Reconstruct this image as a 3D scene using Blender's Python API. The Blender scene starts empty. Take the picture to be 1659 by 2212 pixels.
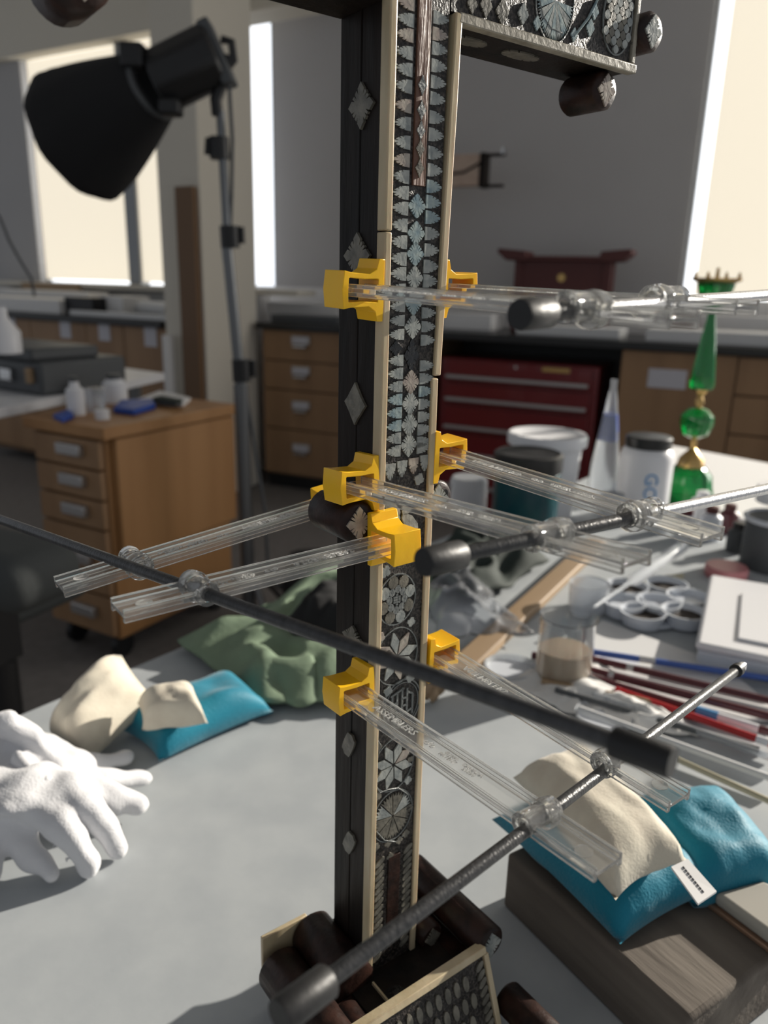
import bpy, bmesh, math, random
from mathutils import Vector, Matrix, noise
R = math.radians
random.seed(7)
SC = bpy.context.scene
COL = SC.collection
# ------------------------------------------------------------------ camera
CAMLOC = Vector((0, 0, 1.14)); PITCH = R(16.6); ROLL = R(1.5); FPX = 1660.0
F_ = Vector((0, math.cos(PITCH), -math.sin(PITCH)))
R0 = Vector((1, 0, 0)); U0 = R0.cross(F_)
RT = R0 * math.cos(ROLL) + U0 * math.sin(ROLL)
UP = -R0 * math.sin(ROLL) + U0 * math.cos(ROLL)
cd = bpy.data.cameras.new('camera'); cam = bpy.data.objects.new('camera', cd); COL.objects.link(cam)
cam.matrix_world = Matrix(((RT.x, UP.x, -F_.x, CAMLOC.x), (RT.y, UP.y, -F_.y, CAMLOC.y), (RT.z, UP.z, -F_.z, CAMLOC.z), (0, 0, 0, 1)))
cd.sensor_fit = 'VERTICAL'; cd.sensor_height = 36; cd.lens = 36 * FPX / 2212
cd.clip_start = .01; cd.clip_end = 60
cd.dof.use_dof = True; cd.dof.focus_distance = .325; cd.dof.aperture_fstop = 9.6
SC.camera = cam
# ------------------------------------------------------------------ light
w = bpy.data.worlds.new('world'); SC.world = w; w.use_nodes = True
w.node_tree.nodes['Background'].inputs[0].default_value = (.88, .93, 1, 1)
w.node_tree.nodes['Background'].inputs[1].default_value = .36
sd = bpy.data.lights.new('sun', 'SUN'); sd.energy = 7.2; sd.angle = R(.5); sd.color = (1, .93, .82)
sun = bpy.data.objects.new('sun', sd); COL.objects.link(sun)
SAZ, SEL = R(60), R(19)
sdir = Vector((math.sin(SAZ) * math.cos(SEL), math.cos(SAZ) * math.cos(SEL), math.sin(SEL)))
sun.rotation_euler = sdir.to_track_quat('Z', 'Y').to_euler()
# added fill light at the unseen window opening; brightens pillar and background
ad = bpy.data.lights.new('window_fill', 'AREA'); ad.shape = 'RECTANGLE'; ad.size = 2.0; ad.size_y = 1.7; ad.energy = 48; ad.color = (1, .96, .90)
ao = bpy.data.objects.new('window_fill', ad); COL.objects.link(ao); ao.location = (3.9, 3.1, 2.0)
ao.rotation_euler = (Vector((3.9, 3.1, 2.0)) - Vector((-.4, 3.0, 1.0))).to_track_quat('Z', 'Y').to_euler()
SC.view_settings.view_transform = 'Standard'; SC.view_settings.look = 'None'
SC.view_settings.exposure = 0.0; SC.view_settings.gamma = 1; SC.view_settings.use_curve_mapping = False
SC.cycles.transmission_bounces = 14; SC.cycles.max_bounces = 16; SC.cycles.caustics_refractive = True
SC.cycles.sample_clamp_indirect = 4
# ------------------------------------------------------------------ placing helpers: a photo pixel to a point on a real plane
def ray(x, y): return F_ + RT * ((x - 829.5) / FPX) - UP * ((y - 1106) / FPX)
def onz(x, y, z=.74):
    d = ray(x, y); return CAMLOC + d * ((z - CAMLOC.z) / d.z)
def onp(x, y, P, n):
    d = ray(x, y); return CAMLOC + d * ((P - CAMLOC).dot(n) / d.dot(n))
def proj(P):
    q = P - CAMLOC; z = q.dot(F_); return (829.5 + FPX * q.dot(RT) / z, 1106 - FPX * q.dot(UP) / z, z)
def mpp(P): return (P - CAMLOC).dot(F_) / FPX
def ztop(P, ytop):
    lo, hi = P.z - .5, P.z + 3
    for _ in range(40):
        m = (lo + hi) / 2
        if proj(Vector((P.x, P.y, m)))[1] > ytop: lo = m
        else: hi = m
    return lo
def frame(o, x, y, z):
    return Matrix(((x[0], y[0], z[0], o[0]), (x[1], y[1], z[1], o[1]), (x[2], y[2], z[2], o[2]), (0, 0, 0, 1)))
def at(p, rz=0): return Matrix.Translation(p) @ Matrix.Rotation(rz, 4, 'Z')
# ------------------------------------------------------------------ materials
MAT = {}
def mat(name, col, rough=.5, metal=0, col2=None, scale=20, bump=0, bscale=None, stretch=(1, 1, 1), emit=None, trans=0, ior=1.45, coat=0, sheen=0, spec=.5, detail=4, sss=0, contrast=(.35, .65), alpha=1):
    m = bpy.data.materials.new(name); m.use_nodes = True; nt = m.node_tree; b = nt.nodes['Principled BSDF']
    I = b.inputs
    I['Base Color'].default_value = (*col, 1); I['Roughness'].default_value = rough; I['Metallic'].default_value = metal
    I['Transmission Weight'].default_value = trans; I['IOR'].default_value = ior; I['Coat Weight'].default_value = coat
    I['Sheen Weight'].default_value = sheen; I['Specular IOR Level'].default_value = spec; I['Subsurface Weight'].default_value = sss
    I['Alpha'].default_value = alpha
    if sss: I['Subsurface Scale'].default_value = .004
    if emit: I['Emission Color'].default_value = (*emit[0], 1); I['Emission Strength'].default_value = emit[1]
    if col2 or bump:
        tc = nt.nodes.new('ShaderNodeTexCoord'); mp = nt.nodes.new('ShaderNodeMapping'); mp.inputs['Scale'].default_value = stretch
        nt.links.new(tc.outputs['Object'], mp.inputs[0])
        def nz(s):
            n = nt.nodes.new('ShaderNodeTexNoise'); n.inputs['Scale'].default_value = s; n.inputs['Detail'].default_value = detail
            nt.links.new(mp.outputs[0], n.inputs['Vector']); return n
        if col2:
            n = nz(scale); r = nt.nodes.new('ShaderNodeValToRGB')
            r.color_ramp.elements[0].position = contrast[0]; r.color_ramp.elements[1].position = contrast[1]
            r.color_ramp.elements[0].color = (*col, 1); r.color_ramp.elements[1].color = (*col2, 1)
            nt.links.new(n.outputs['Fac'], r.inputs[0]); nt.links.new(r.outputs[0], I['Base Color'])
        if bump:
            n = nz(bscale or scale); bp = nt.nodes.new('ShaderNodeBump'); bp.inputs['Strength'].default_value = min(bump, 1)
            bp.inputs['Distance'].default_value = .001 * max(1, bump)
            nt.links.new(n.outputs['Fac'], bp.inputs['Height']); nt.links.new(bp.outputs[0], I['Normal'])
    MAT[name] = m; return m
mat('ebony', (.006, .005, .0045), .5, spec=.22, col2=(.016, .010, .007), scale=60, bump=.5, bscale=180, stretch=(1, 1, .15))
mat('lacquer', (.012, .010, .009), .38, spec=.4, col2=(.085, .072, .062), scale=800, bump=.6, bscale=900, coat=.1, contrast=(.45, .7))
mat('redwood', (.10, .04, .025), .4, col2=(.16, .085, .055), scale=300, bump=.8, bscale=500, stretch=(1, 1, .08))
mat('dowel_wood', (.011, .006, .005), .42, spec=.3, col2=(.032, .014, .010), scale=120, bump=.3, bscale=300)
mat('tar', (.006, .006, .006), .12, bump=1, bscale=300, coat=.6)
mat('ivory', (.42, .34, .21), .33, col2=(.55, .46, .31), scale=70, bump=.15, bscale=300, stretch=(1, 1, .3), sss=.12)
mat('ivory_grey', (.22, .20, .155), .36, col2=(.34, .31, .25), scale=150, bump=.3, bscale=400)
mat('shell', (.20, .22, .215), .22, col2=(.38, .39, .36), scale=160, bump=.25, bscale=500, coat=.4)
mat('shell_blue', (.17, .24, .27), .2, col2=(.36, .42, .40), scale=220, bump=.25, bscale=500, coat=.4)
mat('shell_pink', (.28, .23, .20), .2, col2=(.42, .38, .32), scale=200, bump=.25, bscale=500, coat=.4)
mat('shell_dull', (.09, .085, .07), .35, col2=(.20, .185, .15), scale=150, bump=.3, bscale=500)
mat('shell_line', (.16, .17, .165), .4, bump=.5, bscale=600)
mat('clear_plastic', (.97, .965, .945), .06, trans=.93, ior=1.45)
mat('clear_letter', (.97, .97, .95), .18, trans=.8, ior=1.5)
mat('yellow', (.92, .52, .012), .32, bump=.1, bscale=200, sss=.15)
mat('rod', (.030, .031, .033), .33, col2=(.05, .05, .052), scale=300, bump=.3, bscale=900, stretch=(1, 1, .2))
mat('rod_metal', (.55, .55, .56), .28, metal=1, bump=.3, bscale=700, stretch=(1, 1, .2))
mat('rubber', (.012, .012, .013), .48, bump=.2, bscale=300)
mat('table_grey', (.37, .395, .415), .75, col2=(.42, .445, .46), scale=26, bump=.05, bscale=300, detail=6)
mat('floor_grey', (.15, .138, .128), .9, col2=(.18, .165, .155), scale=30, bump=.4, bscale=200)
mat('wall_grey', (.43, .42, .42), .85, col2=(.44, .43, .43), scale=3)
mat('wall_beige', (.66, .62, .54), .8)
mat('wall_white', (.74, .73, .72), .8)
mat('blind', (.7, .65, .55), .8, emit=((1, .90, .72), .78), col2=(.72, .66, .55), scale=400, stretch=(1, 1, .02))  # emission stands in for daylight shining through the cloth
mat('daylight', (.8, .85, .95), .5, emit=((.90, .94, 1), 1.35))
mat('frame_metal', (.25, .26, .27), .4, metal=.6)
mat('black_top', (.015, .015, .015), .3, bump=.05)
mat('oak', (.27, .155, .078), .5, col2=(.33, .195, .10), scale=9, stretch=(1, 1, .1))
mat('oak_warm', (.33, .165, .062), .5, col2=(.40, .21, .085), scale=9, stretch=(1, 1, .1))
mat('oak_dark', (.16, .09, .045), .5)
mat('label_card', (.55, .54, .58), .5)
mat('steel', (.6, .6, .6), .25, metal=1)
mat('stand_metal', (.16, .165, .17), .35, metal=.8)
mat('brushed', (.5, .48, .47), .4, metal=.8)
mat('red_paint', (.16, .012, .014), .3, coat=.3)
mat('black_paint', (.012, .012, .013), .45)
mat('black_cloth', (.012, .012, .013), .9, bump=.6, bscale=60)
mat('black_mesh', (.055, .06, .06), .8, bump=1, bscale=150)
mat('dark_grey', (.07, .075, .08), .5)
mat('canvas', (.60, .54, .44), .9, col2=(.66, .61, .50), scale=60, bump=.25, bscale=500, sheen=.2)
mat('cotton_white', (.68, .68, .70), .95, bump=.5, bscale=600, sheen=.3)
mat('teal', (.001, .165, .25), .55, spec=.3, col2=(.002, .20, .30), scale=30, bump=.5, bscale=600, sheen=.2)
mat('green_cloth', (.16, .22, .15), .8, col2=(.20, .27, .18), scale=25, bump=.4, bscale=200)
mat('green_dark', (.02, .03, .025), .8, bump=.3, bscale=60)
mat('weathered', (.10, .082, .068), .85, col2=(.17, .145, .12), scale=40, bump=1, bscale=120, stretch=(.15, 1, 1))
mat('glass', (.97, .98, .98), .02, trans=1, ior=1.45)
mat('frosted', (.85, .88, .92), .25, trans=.75, ior=1.4)
mat('film', (.8, .82, .86), .14, trans=.9, ior=1.2, bump=1, bscale=40)
mat('tan_liquid', (.58, .46, .34), .35, sss=.1)
mat('white_plastic', (.75, .75, .77), .35)
mat('white_paper', (.75, .74, .73), .8)
mat('pad_paper', (.66, .66, .66), .8)
mat('card_yellow', (.48, .45, .33), .8)
mat('tissue', (.72, .71, .69), .9, bump=1, bscale=60)
mat('palette_plastic', (.62, .65, .70), .3)
mat('pigment', (.035, .026, .02), .8, bump=1, bscale=100)
mat('pink', (.52, .20, .21), .4)
mat('jar_dark', (.02, .02, .02), .35)
mat('jar_teal', (.008, .05, .065), .25, col2=(.01, .07, .08), scale=30)
mat('green_glass', (.0, .30, .05), .06, trans=.55, ior=1.5, coat=.5, emit=None)
mat('gold', (.55, .36, .14), .3, metal=1)
mat('blue', (.02, .07, .35), .5)
mat('blue_mark', (.08, .28, .55), .5)
mat('blue_pencil', (.05, .12, .42), .35, coat=.3)
mat('maroon', (.09, .012, .018), .3, coat=.4)
mat('red_pencil', (.45, .008, .012), .3, coat=.4)
mat('brown_red', (.085, .022, .02), .5, bump=.5, bscale=60)
mat('tan_wood', (.27, .18, .10), .6, col2=(.34, .24, .15), scale=20, stretch=(.1, 1, 1))
mat('pink_wood', (.46, .34, .27), .6, col2=(.52, .40, .32), scale=20)
mat('brass_tube', (.5, .46, .33), .35, metal=.4)
mat('suede', (.36, .34, .30), .8)
mat('copper_edge', (.35, .22, .15), .4, metal=.5)
mat('ink', (.05, .05, .06), .8)
# ------------------------------------------------------------------ mesh builder
class MB:
    def __init__(s): s.v = []; s.f = []
    def add(s, V, Fc, M=None):
        o = len(s.v); s.v += [(M @ Vector(p)) if M else Vector(p) for p in V]; s.f += [tuple(i + o for i in f) for f in Fc]; return s
    def box(s, lo, hi, M=None):
        x0, y0, z0 = lo; x1, y1, z1 = hi
        return s.add([(x0, y0, z0), (x1, y0, z0), (x1, y1, z0), (x0, y1, z0), (x0, y0, z1), (x1, y0, z1), (x1, y1, z1), (x0, y1, z1)],
                     [(0, 3, 2, 1), (4, 5, 6, 7), (0, 1, 5, 4), (1, 2, 6, 5), (2, 3, 7, 6), (3, 0, 4, 7)], M)
    def prism(s, poly, d0, d1, M=None):      # poly in local xy, extruded in z
        n = len(poly)
        V = [(p[0], p[1], d0) for p in poly] + [(p[0], p[1], d1) for p in poly]
        return s.add(V, [tuple(range(n))[::-1], tuple(range(n, 2 * n))] + [(i, (i + 1) % n, n + (i + 1) % n, n + i) for i in range(n)], M)
    def lathe(s, prof, n=32, M=None, closed=False, flute=0, nf=12):
        V = []; Fc = []
        for (r, z) in prof:
            for k in range(n):
                a = 2 * math.pi * k / n; rr = r * (1 + flute * math.cos(nf * a)); V.append((rr * math.cos(a), rr * math.sin(a), z))
        m = len(prof)
        for i in range(m - 1 + (1 if closed else 0)):
            j = (i + 1) % m
            for k in range(n): Fc.append((i * n + k, i * n + (k + 1) % n, j * n + (k + 1) % n, j * n + k))
        if not closed: Fc.append(tuple(range(n))[::-1]); Fc.append(tuple(range((m - 1) * n, m * n)))
        return s.add(V, Fc, M)
    def tube(s, pts, r, n=12):
        pts = [Vector(p) for p in pts]; m = len(pts); rs = r if isinstance(r, (list, tuple)) else [r] * m
        V = []; prev = None
        for i, p in enumerate(pts):
            t = (pts[min(i + 1, m - 1)] - pts[max(i - 1, 0)]).normalized()
            if prev is None: a = t.orthogonal().normalized()
            else: a = (prev - t * prev.dot(t)).normalized()
            prev = a; b = t.cross(a)
            for k in range(n):
                g = 2 * math.pi * k / n; V.append(p + (a * math.cos(g) + b * math.sin(g)) * rs[i])
        Fc = [(i * n + k, i * n + (k + 1) % n, (i + 1) * n + (k + 1) % n, (i + 1) * n + k) for i in range(m - 1) for k in range(n)]
        Fc += [tuple(range(n))[::-1], tuple(range((m - 1) * n, m * n))]
        return s.add(V, Fc)
    def build(s, name, m, parent=None, M=None, bevel=0, smooth=38, sub=0, bseg=2):
        me = bpy.data.meshes.new(name); me.from_pydata([tuple(v) for v in s.v], [], s.f)
        bm = bmesh.new(); bm.from_mesh(me); bmesh.ops.recalc_face_normals(bm, faces=bm.faces); bm.to_mesh(me); bm.free()
        me.materials.append(MAT[m])
        if smooth:
            me.shade_smooth(); me.set_sharp_from_angle(angle=R(smooth))
        o = bpy.data.objects.new(name, me); COL.objects.link(o)
        if parent: o.parent = parent
        if M: o.matrix_local = M
        if bevel:
            b = o.modifiers.new('bevel', 'BEVEL'); b.width = bevel; b.segments = bseg; b.limit_method = 'ANGLE'; b.angle_limit = R(40); b.harden_normals = False
        if sub:
            b = o.modifiers.new('sub', 'SUBSURF'); b.levels = sub; b.render_levels = sub
        return o
def tag(o, label=None, cat=None, group=None, kind=None):
    if label: o['label'] = label
    if cat: o['category'] = cat
    if group: o['group'] = group
    if kind: o['kind'] = kind
    return o
def thing(name, label, cat, M=None, group=None):
    o = bpy.data.objects.new(name, None); COL.objects.link(o); o.empty_display_size = .02
    if M: o.matrix_world = M
    return tag(o, label, cat, group)
def copy_tree(o, M=None, parent=None):
    c = o.copy(); COL.objects.link(c)
    if parent: c.parent = parent
    for ch in o.children: copy_tree(ch, None, c)
    if M: c.matrix_world = M
    return c
def lettering(txt, size, depth, m, name, parent, M, ls=1.0, align='CENTER'):
    cu = bpy.data.curves.new('t', 'FONT'); cu.body = txt; cu.size = size; cu.extrude = depth / 2; cu.align_x = align; cu.align_y = 'CENTER'
    cu.space_line = ls; cu.resolution_u = 2
    to = bpy.data.objects.new('t', cu); COL.objects.link(to)
    bpy.context.view_layer.update()
    me = bpy.data.meshes.new_from_object(to.evaluated_get(bpy.context.evaluated_depsgraph_get()))
    bpy.data.objects.remove(to); me.materials.clear(); me.materials.append(MAT[m])
    o = bpy.data.objects.new(name, me); COL.objects.link(o); o.parent = parent; o.matrix_local = M; return o

# ================================================================== SETTING
S_ = Vector((math.cos(R(-24.5)), math.sin(R(-24.5)), 0)); N_ = Vector((-S_.y, S_.x, 0))   # along the back wall, into it
CF = Vector((.228, 3.87, 0))                         # a point on the counter front
WF = CF + N_ * .66
S2 = Vector((math.cos(R(-30)), math.sin(R(-30)), 0)); N2 = Vector((-S2.y, S2.x, 0))       # left run
CF2 = Vector((-1.124, 4.075, 0)); WF2 = CF2 + N2 * .70
def cabM(s): return frame(CF + S_ * s, S_, N_, Vector((0, 0, 1)))
def sc(px, py=700, back=0): return (onp(px, py, CF + N_ * back, N_) - CF).dot(S_)
def sw(px, py): return (onp(px, py, WF, N_) - WF).dot(S_)
def zw(px, py): return onp(px, py, WF, N_).z
def s2(px, py, back=.70): return (onp(px, py, CF2 + N2 * back, N2) - CF2).dot(S2)
def z2(px, py, back=.70): return onp(px, py, CF2 + N2 * back, N2).z
WM = frame(WF, S_, N_, Vector((0, 0, 1))); WM2 = frame(CF2, S2, N2, Vector((0, 0, 1)))
fl = MB().box((-5, -2.2, -.05), (5, 6.5, 0)).build('floor', 'floor_grey'); tag(fl, 'dark grey carpet floor', kind='structure')
sill_r = zw(900, 628); sill_l = z2(200, 612)
# back wall, right part
r0 = sw(593, 400); r1 = sw(1508, 300)
wb = MB().box((r0, 0, sill_r), (r1, .12, 3.0), WM).build('wall_back', 'wall_grey'); tag(wb, 'plain grey wall between the tall windows', kind='structure')
wl = MB().box((sw(520, 500), -.01, 0), (3.0, .12, sill_r), WM).build('wall_base', 'wall_white'); tag(wl, 'pale wall below the window sills', kind='structure')
# narrow window left of grey wall and wide window right of it
def window(name, M, x0, x1, z0, z1, label, y=.05, panes=1):
    o = MB().box((x0, y, z0), (x1, y + .01, z1), M).build(name, 'daylight'); tag(o, label, kind='structure')
    fr = MB()
    for i in range(panes + 1):
        xx = x0 + (x1 - x0) * i / panes; fr.box((xx - .02, y - .03, z0), (xx + .02, y + .02, z1), M)
    fr.box((x0, y - .03, z0 - .03), (x1, y + .02, z0), M); fr.box((x0, y - .03, z1), (x1, y + .02, z1 + .03), M)
    f = fr.build('window_frame', 'frame_metal', bevel=.004); f.parent = o
    return o
w1 = window('window_1', WM, sw(527, 300), sw(590, 300), sill_r, 2.97, 'narrow bright window strip beside the pillar')
bl = MB().box((sw(524, 300), -.03, sill_r + .03), (sw(543, 300), -.015, 2.9), WM).build('roller_blind', 'blind'); bl.parent = w1
w2 = window('window_2', WM, sw(1508, 300), 2.72, sill_r, 2.97, 'wide window with cream blind at right edge')
bl = MB().box((sw(1545, 300), -.03, sill_r + .02), (2.74, -.015, 2.97), WM).build('roller_blind', 'blind'); bl.parent = w2
# left part
lx = s2(45, 300); 
wl2 = MB().box((-4.2, .7, 0), (s2(58, 300), .82, 3.0), WM2).build('wall_left', 'wall_grey'); tag(wl2, 'grey wall left of the blinds', kind='structure')
wb2 = MB().box((s2(58, 300), .7, 0), (.0, .82, sill_l), WM2).build('wall_base_left', 'wall_white'); tag(wb2, 'pale wall under the left windows', kind='structure')
zt = z2(150, 110)
hd = MB().box((-4.2, .62, zt), (.4, .82, zt + .34), WM2).build('trim_1', 'wall_beige', bevel=.005); tag(hd, 'beige blind housing above left windows', kind='structure')
w3 = window('window_3', WM2, s2(58, 300), s2(366, 400) + .3, sill_l, zt, 'left window with two cream roller blinds', y=.78)
b1 = MB().box((s2(72, 350), .72, sill_l + .02), (s2(262, 350), .735, zt - .01), WM2).build('roller_blind', 'blind'); b1.parent = w3
b2 = MB().box((s2(288, 350), .72, sill_l + .02), (s2(375, 350) + .2, .735, zt - .01), WM2).build('roller_blind', 'blind'); b2.parent = w3
mu = MB().box((s2(262, 350), .70, sill_l), (s2(288, 350), .78, zt), WM2).build('mullion', 'frame_metal', bevel=.004); mu.parent = w3
sl = MB().box((s2(20, 600), .55, sill_l - .03), (.4, .72, sill_l), WM2).build('window_sill', 'wall_beige', bevel=.003); sl.parent = w3
ce = MB().box((-5, -1, 3.0), (3.2, 6.5, 3.06)).build('ceiling', 'wall_white'); tag(ce, 'white ceiling', kind='structure')
# pillar
pc = onz(443, 720, .85); k = (CF - N_ * .03 - CAMLOC).dot(N_)
pcor = onp(443, 700, CF2 + N2 * -.02, N2); pcor.z = 0
pleft = onp(335, 300, pcor, N_); pright_s = .46
pw = (pcor - pleft).dot(S_)
pl = MB().box((-pw, 0, 0), (0, pright_s, 3.0), frame(pcor, S_, N_, Vector((0, 0, 1)))).build('pillar', 'wall_beige', bevel=.006); tag(pl, 'square beige pillar behind the lamp stand', kind='structure')
PM = frame(pcor, S_, N_, Vector((0, 0, 1)))

# ---- cabinets of the right run
def face(px, py): 
    p = onp(px, py, CF, N_); return ((p - CF).dot(S_), p.z)
def drawer_unit(name, s0, s1, zs, label, cat, group, M, matn='oak', pulls=True, labels=True):
    t = thing(name, label, cat, M, group)
    MB().box((s0, .02, .08), (s1, .60, .885)).build('body', 'oak_dark', t)
    for i in range(len(zs) - 1):
        d = MB().box((s0 + .004, 0, zs[i] + .004), (s1 - .004, .02, zs[i + 1] - .004)).build('drawer', matn, t, bevel=.002)
        cx = (s0 + s1) / 2; cz = (zs[i] + zs[i + 1]) / 2
        if cx is not None:
            h = MB().box((cx - .055, -.014, cz + .01), (cx + .055, 0, cz + .055)).build('label_holder', 'brushed', d, bevel=.003)
            MB().box((cx - .045, -.016, cz + .016), (cx + .045, -.0145, cz + .048)).build('label_card', 'label_card', d)
            MB().box((cx - .04, -.03, cz - .005), (cx + .04, -.001, cz + .006)).build('handle', 'steel', d, bevel=.002)
    MB().box((s0, .05, 0), (s1, .58, .08)).build('plinth', 'black_paint', t)
    return t
CM = frame(CF, S_, N_, Vector((0, 0, 1)))
def fz(px, py): return face(px, py)[1]
s0 = face(568, 800)[0]; s1 = face(738, 800)[0]
zs = [.09, fz(650, 930), fz(650, 845), fz(650, 782), .885]
drawer_unit('drawer_cabinet', s0, s1, zs, 'oak drawer cabinet right of the pillar with four labelled drawers', 'cabinet', None, CM)
s2_ = face(940, 850)[0]
drawer_unit('drawer_cabinet', s1 + .003, s2_ - .03, zs, 'oak drawer cabinet mostly hidden behind the inlaid cross', 'cabinet', None, CM)
t = thing('cupboard', 'oak cupboard at the right with large paper label', 'cabinet', CM)
a0 = face(1332, 860)[0]; a1 = face(1580, 880)[0]
MB().box((a0, .02, .08), (a1 + .6, .60, .885)).build('body', 'oak_dark', t)
d = MB().box((a0 + .005, 0, .09), (a1 - .003, .02, .88)).build('door', 'oak', t, bevel=.002)
l0 = face(1402, 795); l1 = face(1480, 842)
MB().box((l0[0], -.004, l1[1]), (l1[0], 0, l0[1])).build('label_card', 'label_card', d, bevel=.001)
zz = [.09, face(1600, 940)[1], face(1600, 855)[1], .88]
for i in range(3):
    MB().box((a1 + .003, 0, zz[i] + .004), (a1 + .55, .02, zz[i + 1] - .004)).build('drawer', 'oak', t, bevel=.002)
ct = MB().box((face(560, 800)[0], -.03, .885), (3.2, .64, .92), CM).build('counter_top', 'black_top', bevel=.003)
tag(ct, 'long black counter top under the grey wall', 'counter')
bk = MB().box((s2_ - .02, .45, 0), (a0, .60, .885), CM).build('knee_panel', 'black_paint'); tag(bk, 'dark back panel in the open space under the counter', 'panel')
# red tool chest
t = thing('tool_chest', 'dark red metal tool chest with silver drawer pulls under the counter', 'tool chest', CM)
c0 = face(948, 790)[0]; c1 = face(1293, 800)[0]; ct0 = face(1120, 783)[1]
MB().box((c0, .03, .03), (c1, .44, ct0)).build('body', 'red_paint', t, bevel=.008)
cz = [ct0 - .01, face(1120, 838)[1], face(1120, 888)[1], face(1120, 950)[1], face(1120, 1010)[1], face(1120, 1080)[1]]
for i in range(5):
    d = MB().box((c0 + .03, .012, cz[i + 1] + .005), (c1 - .03, .03, cz[i] - .004)).build('drawer', 'red_paint', t, bevel=.003)
    MB().box((c0 + .04, -.012, cz[i + 1] + .022), (c1 - .04, .012, cz[i + 1] + .040)).build('handle', 'brushed', d, bevel=.004)
MB().lathe([(.008, 0), (.008, .012)], 16, Matrix.Translation(((c0 + c1) / 2, .02, ct0 - .025)) @ Matrix.Rotation(R(90), 4, 'X')).build('lock', 'steel', t)
MB().box((c1 - .26, .006, ct0 - .035), (c1 - .13, .012, ct0 - .015)).build('badge', 'gold', t)
for dx in (.05, -.05):
    for yy in (.08, .40):
        xx = (c0 if dx > 0 else c1) + dx
        MB().lathe([(.028, -.012), (.03, 0), (.028, .012)], 16, Matrix.Translation((xx, yy, .03)) @ Matrix.Rotation(R(90), 4, 'Y')).build('caster', 'rubber', t)
# ---- left run of cabinets
CM2 = frame(CF2, S2, N2, Vector((0, 0, 1)))
def f2(px, py):
    p = onp(px, py, CF2, N2); return ((p - CF2).dot(S2), p.z)
xs = [f2(-60, 700)[0], f2(66, 720)[0], f2(186, 730)[0], f2(268, 740)[0], f2(364, 750)[0]]
lab = ['oak cupboard at the far left below the papers', 'oak cupboard second from left with a square label', 'oak cupboard third from left above the white desk', 'oak cupboard next to the pillar with a square label']
lpx = [(24, 700), (142, 711), (226, 716), (326, 728)]
for i in range(4):
    t = thing('cupboard', lab[i], 'cabinet', CM2)
    MB().box((xs[i] + .002, .02, .06), (xs[i + 1] - .002, .60, .885)).build('body', 'oak_dark', t)
    d = MB().box((xs[i] + .003, 0, .09), (xs[i + 1] - .003, .02, .88)).build('door', 'oak', t, bevel=.002)
    a, b = f2(*lpx[i]); h = .05
    MB().box((a - .045, -.004, b - h), (a + .045, 0, b + h)).build('label_card', 'label_card', d)
c2 = MB().box((xs[0] - 1, -.03, .885), (xs[4] - .02, .69, .92), CM2).build('counter_top', 'black_top', bevel=.003)
tag(c2, 'black counter top below the left windows', 'counter')
def flat(name, pts, z, h, m, label, cat, M=None, bevel=.001, group=None):
    P = [onz(x, y, z) for x, y in pts]; c = sum(P, Vector()) / len(P); c.z = z
    o = MB().prism([((p - c).x, (p - c).y) for p in P], 0, h).build(name, m, bevel=bevel, M=Matrix.Translation(c)); return tag(o, label, cat, group)
def cbox(name, run, px0, px1, ytop, back, depth, m, label, cat, bevel=.003, z0=.9205):
    P0, S, N = (CF, S_, N_) if run == 'r' else (CF2, S2, N2)
    a = (onp(px0, ytop, P0 + N * back, N) - P0).dot(S); b = (onp(px1, ytop, P0 + N * back, N) - P0).dot(S); h = onp((px0 + px1) / 2, ytop, P0 + N * back, N).z - z0
    o = MB().box((0, 0, 0), (b - a, depth, max(h, .004))).build(name, m, M=frame(P0 + S * a + N * back + Vector((0, 0, z0)), S, N, Vector((0, 0, 1))), bevel=bevel); return tag(o, label, cat)
cbox('paper_stack', 'l', -90, 126, 643, .02, .28, 'white_paper', 'thick white paper stack at the left end of the counter', 'papers')
cbox('paper_stack', 'l', -90, 190, 626, .34, .16, 'wall_white', 'longer pale paper stack behind the thick white one', 'papers')
cbox('cardboard_sheet', 'l', 45, 165, 612, .52, .05, 'tan_wood', 'tan cardboard box behind the white papers', 'box')
cbox('open_tray', 'l', 138, 198, 642, .06, .2, 'black_paint', 'low black tray beside the paper stack on counter', 'tray')
cbox('paper_sheet', 'l', 214, 264, 640, .16, .2, 'white_paper', 'white papers in the middle of left counter', 'papers')
cbox('paper_sheet', 'l', 150, 360, 676, .005, .05, 'pad_paper', 'loose beige sheet along the front edge of left counter', 'papers')
_p = onp(288, 655, CF2 + N2 * .3, N2); _p.z = .965; _q = onp(368, 655, CF2 + N2 * .22, N2); _q.z = .965
t = MB().tube([_p, _q], .043, 24).build('paper_roll', 'pad_paper'); tag(t, 'thick grey-white paper roll lying by the pillar', 'paper roll')
# plank and tube leaning on pillar
pz = ztop(pcor + S_ * -.05 - N_ * .05, 402)
pk = MB().box((-.11, -.05, 0), (-.005, -.015, pz), PM).build('wooden_plank', 'oak_dark', bevel=.002); tag(pk, 'brown wooden plank standing against the pillar', 'plank')
ptb = onz(398, 860, .1)
tb = MB().lathe([(.028, 0), (.028, .86)], 20, PM @ Matrix.Translation((-.19, -.06, 0))).build('pale_tube', 'wall_white'); tag(tb, 'pale tube standing in front of pillar foot', 'tube')
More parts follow.
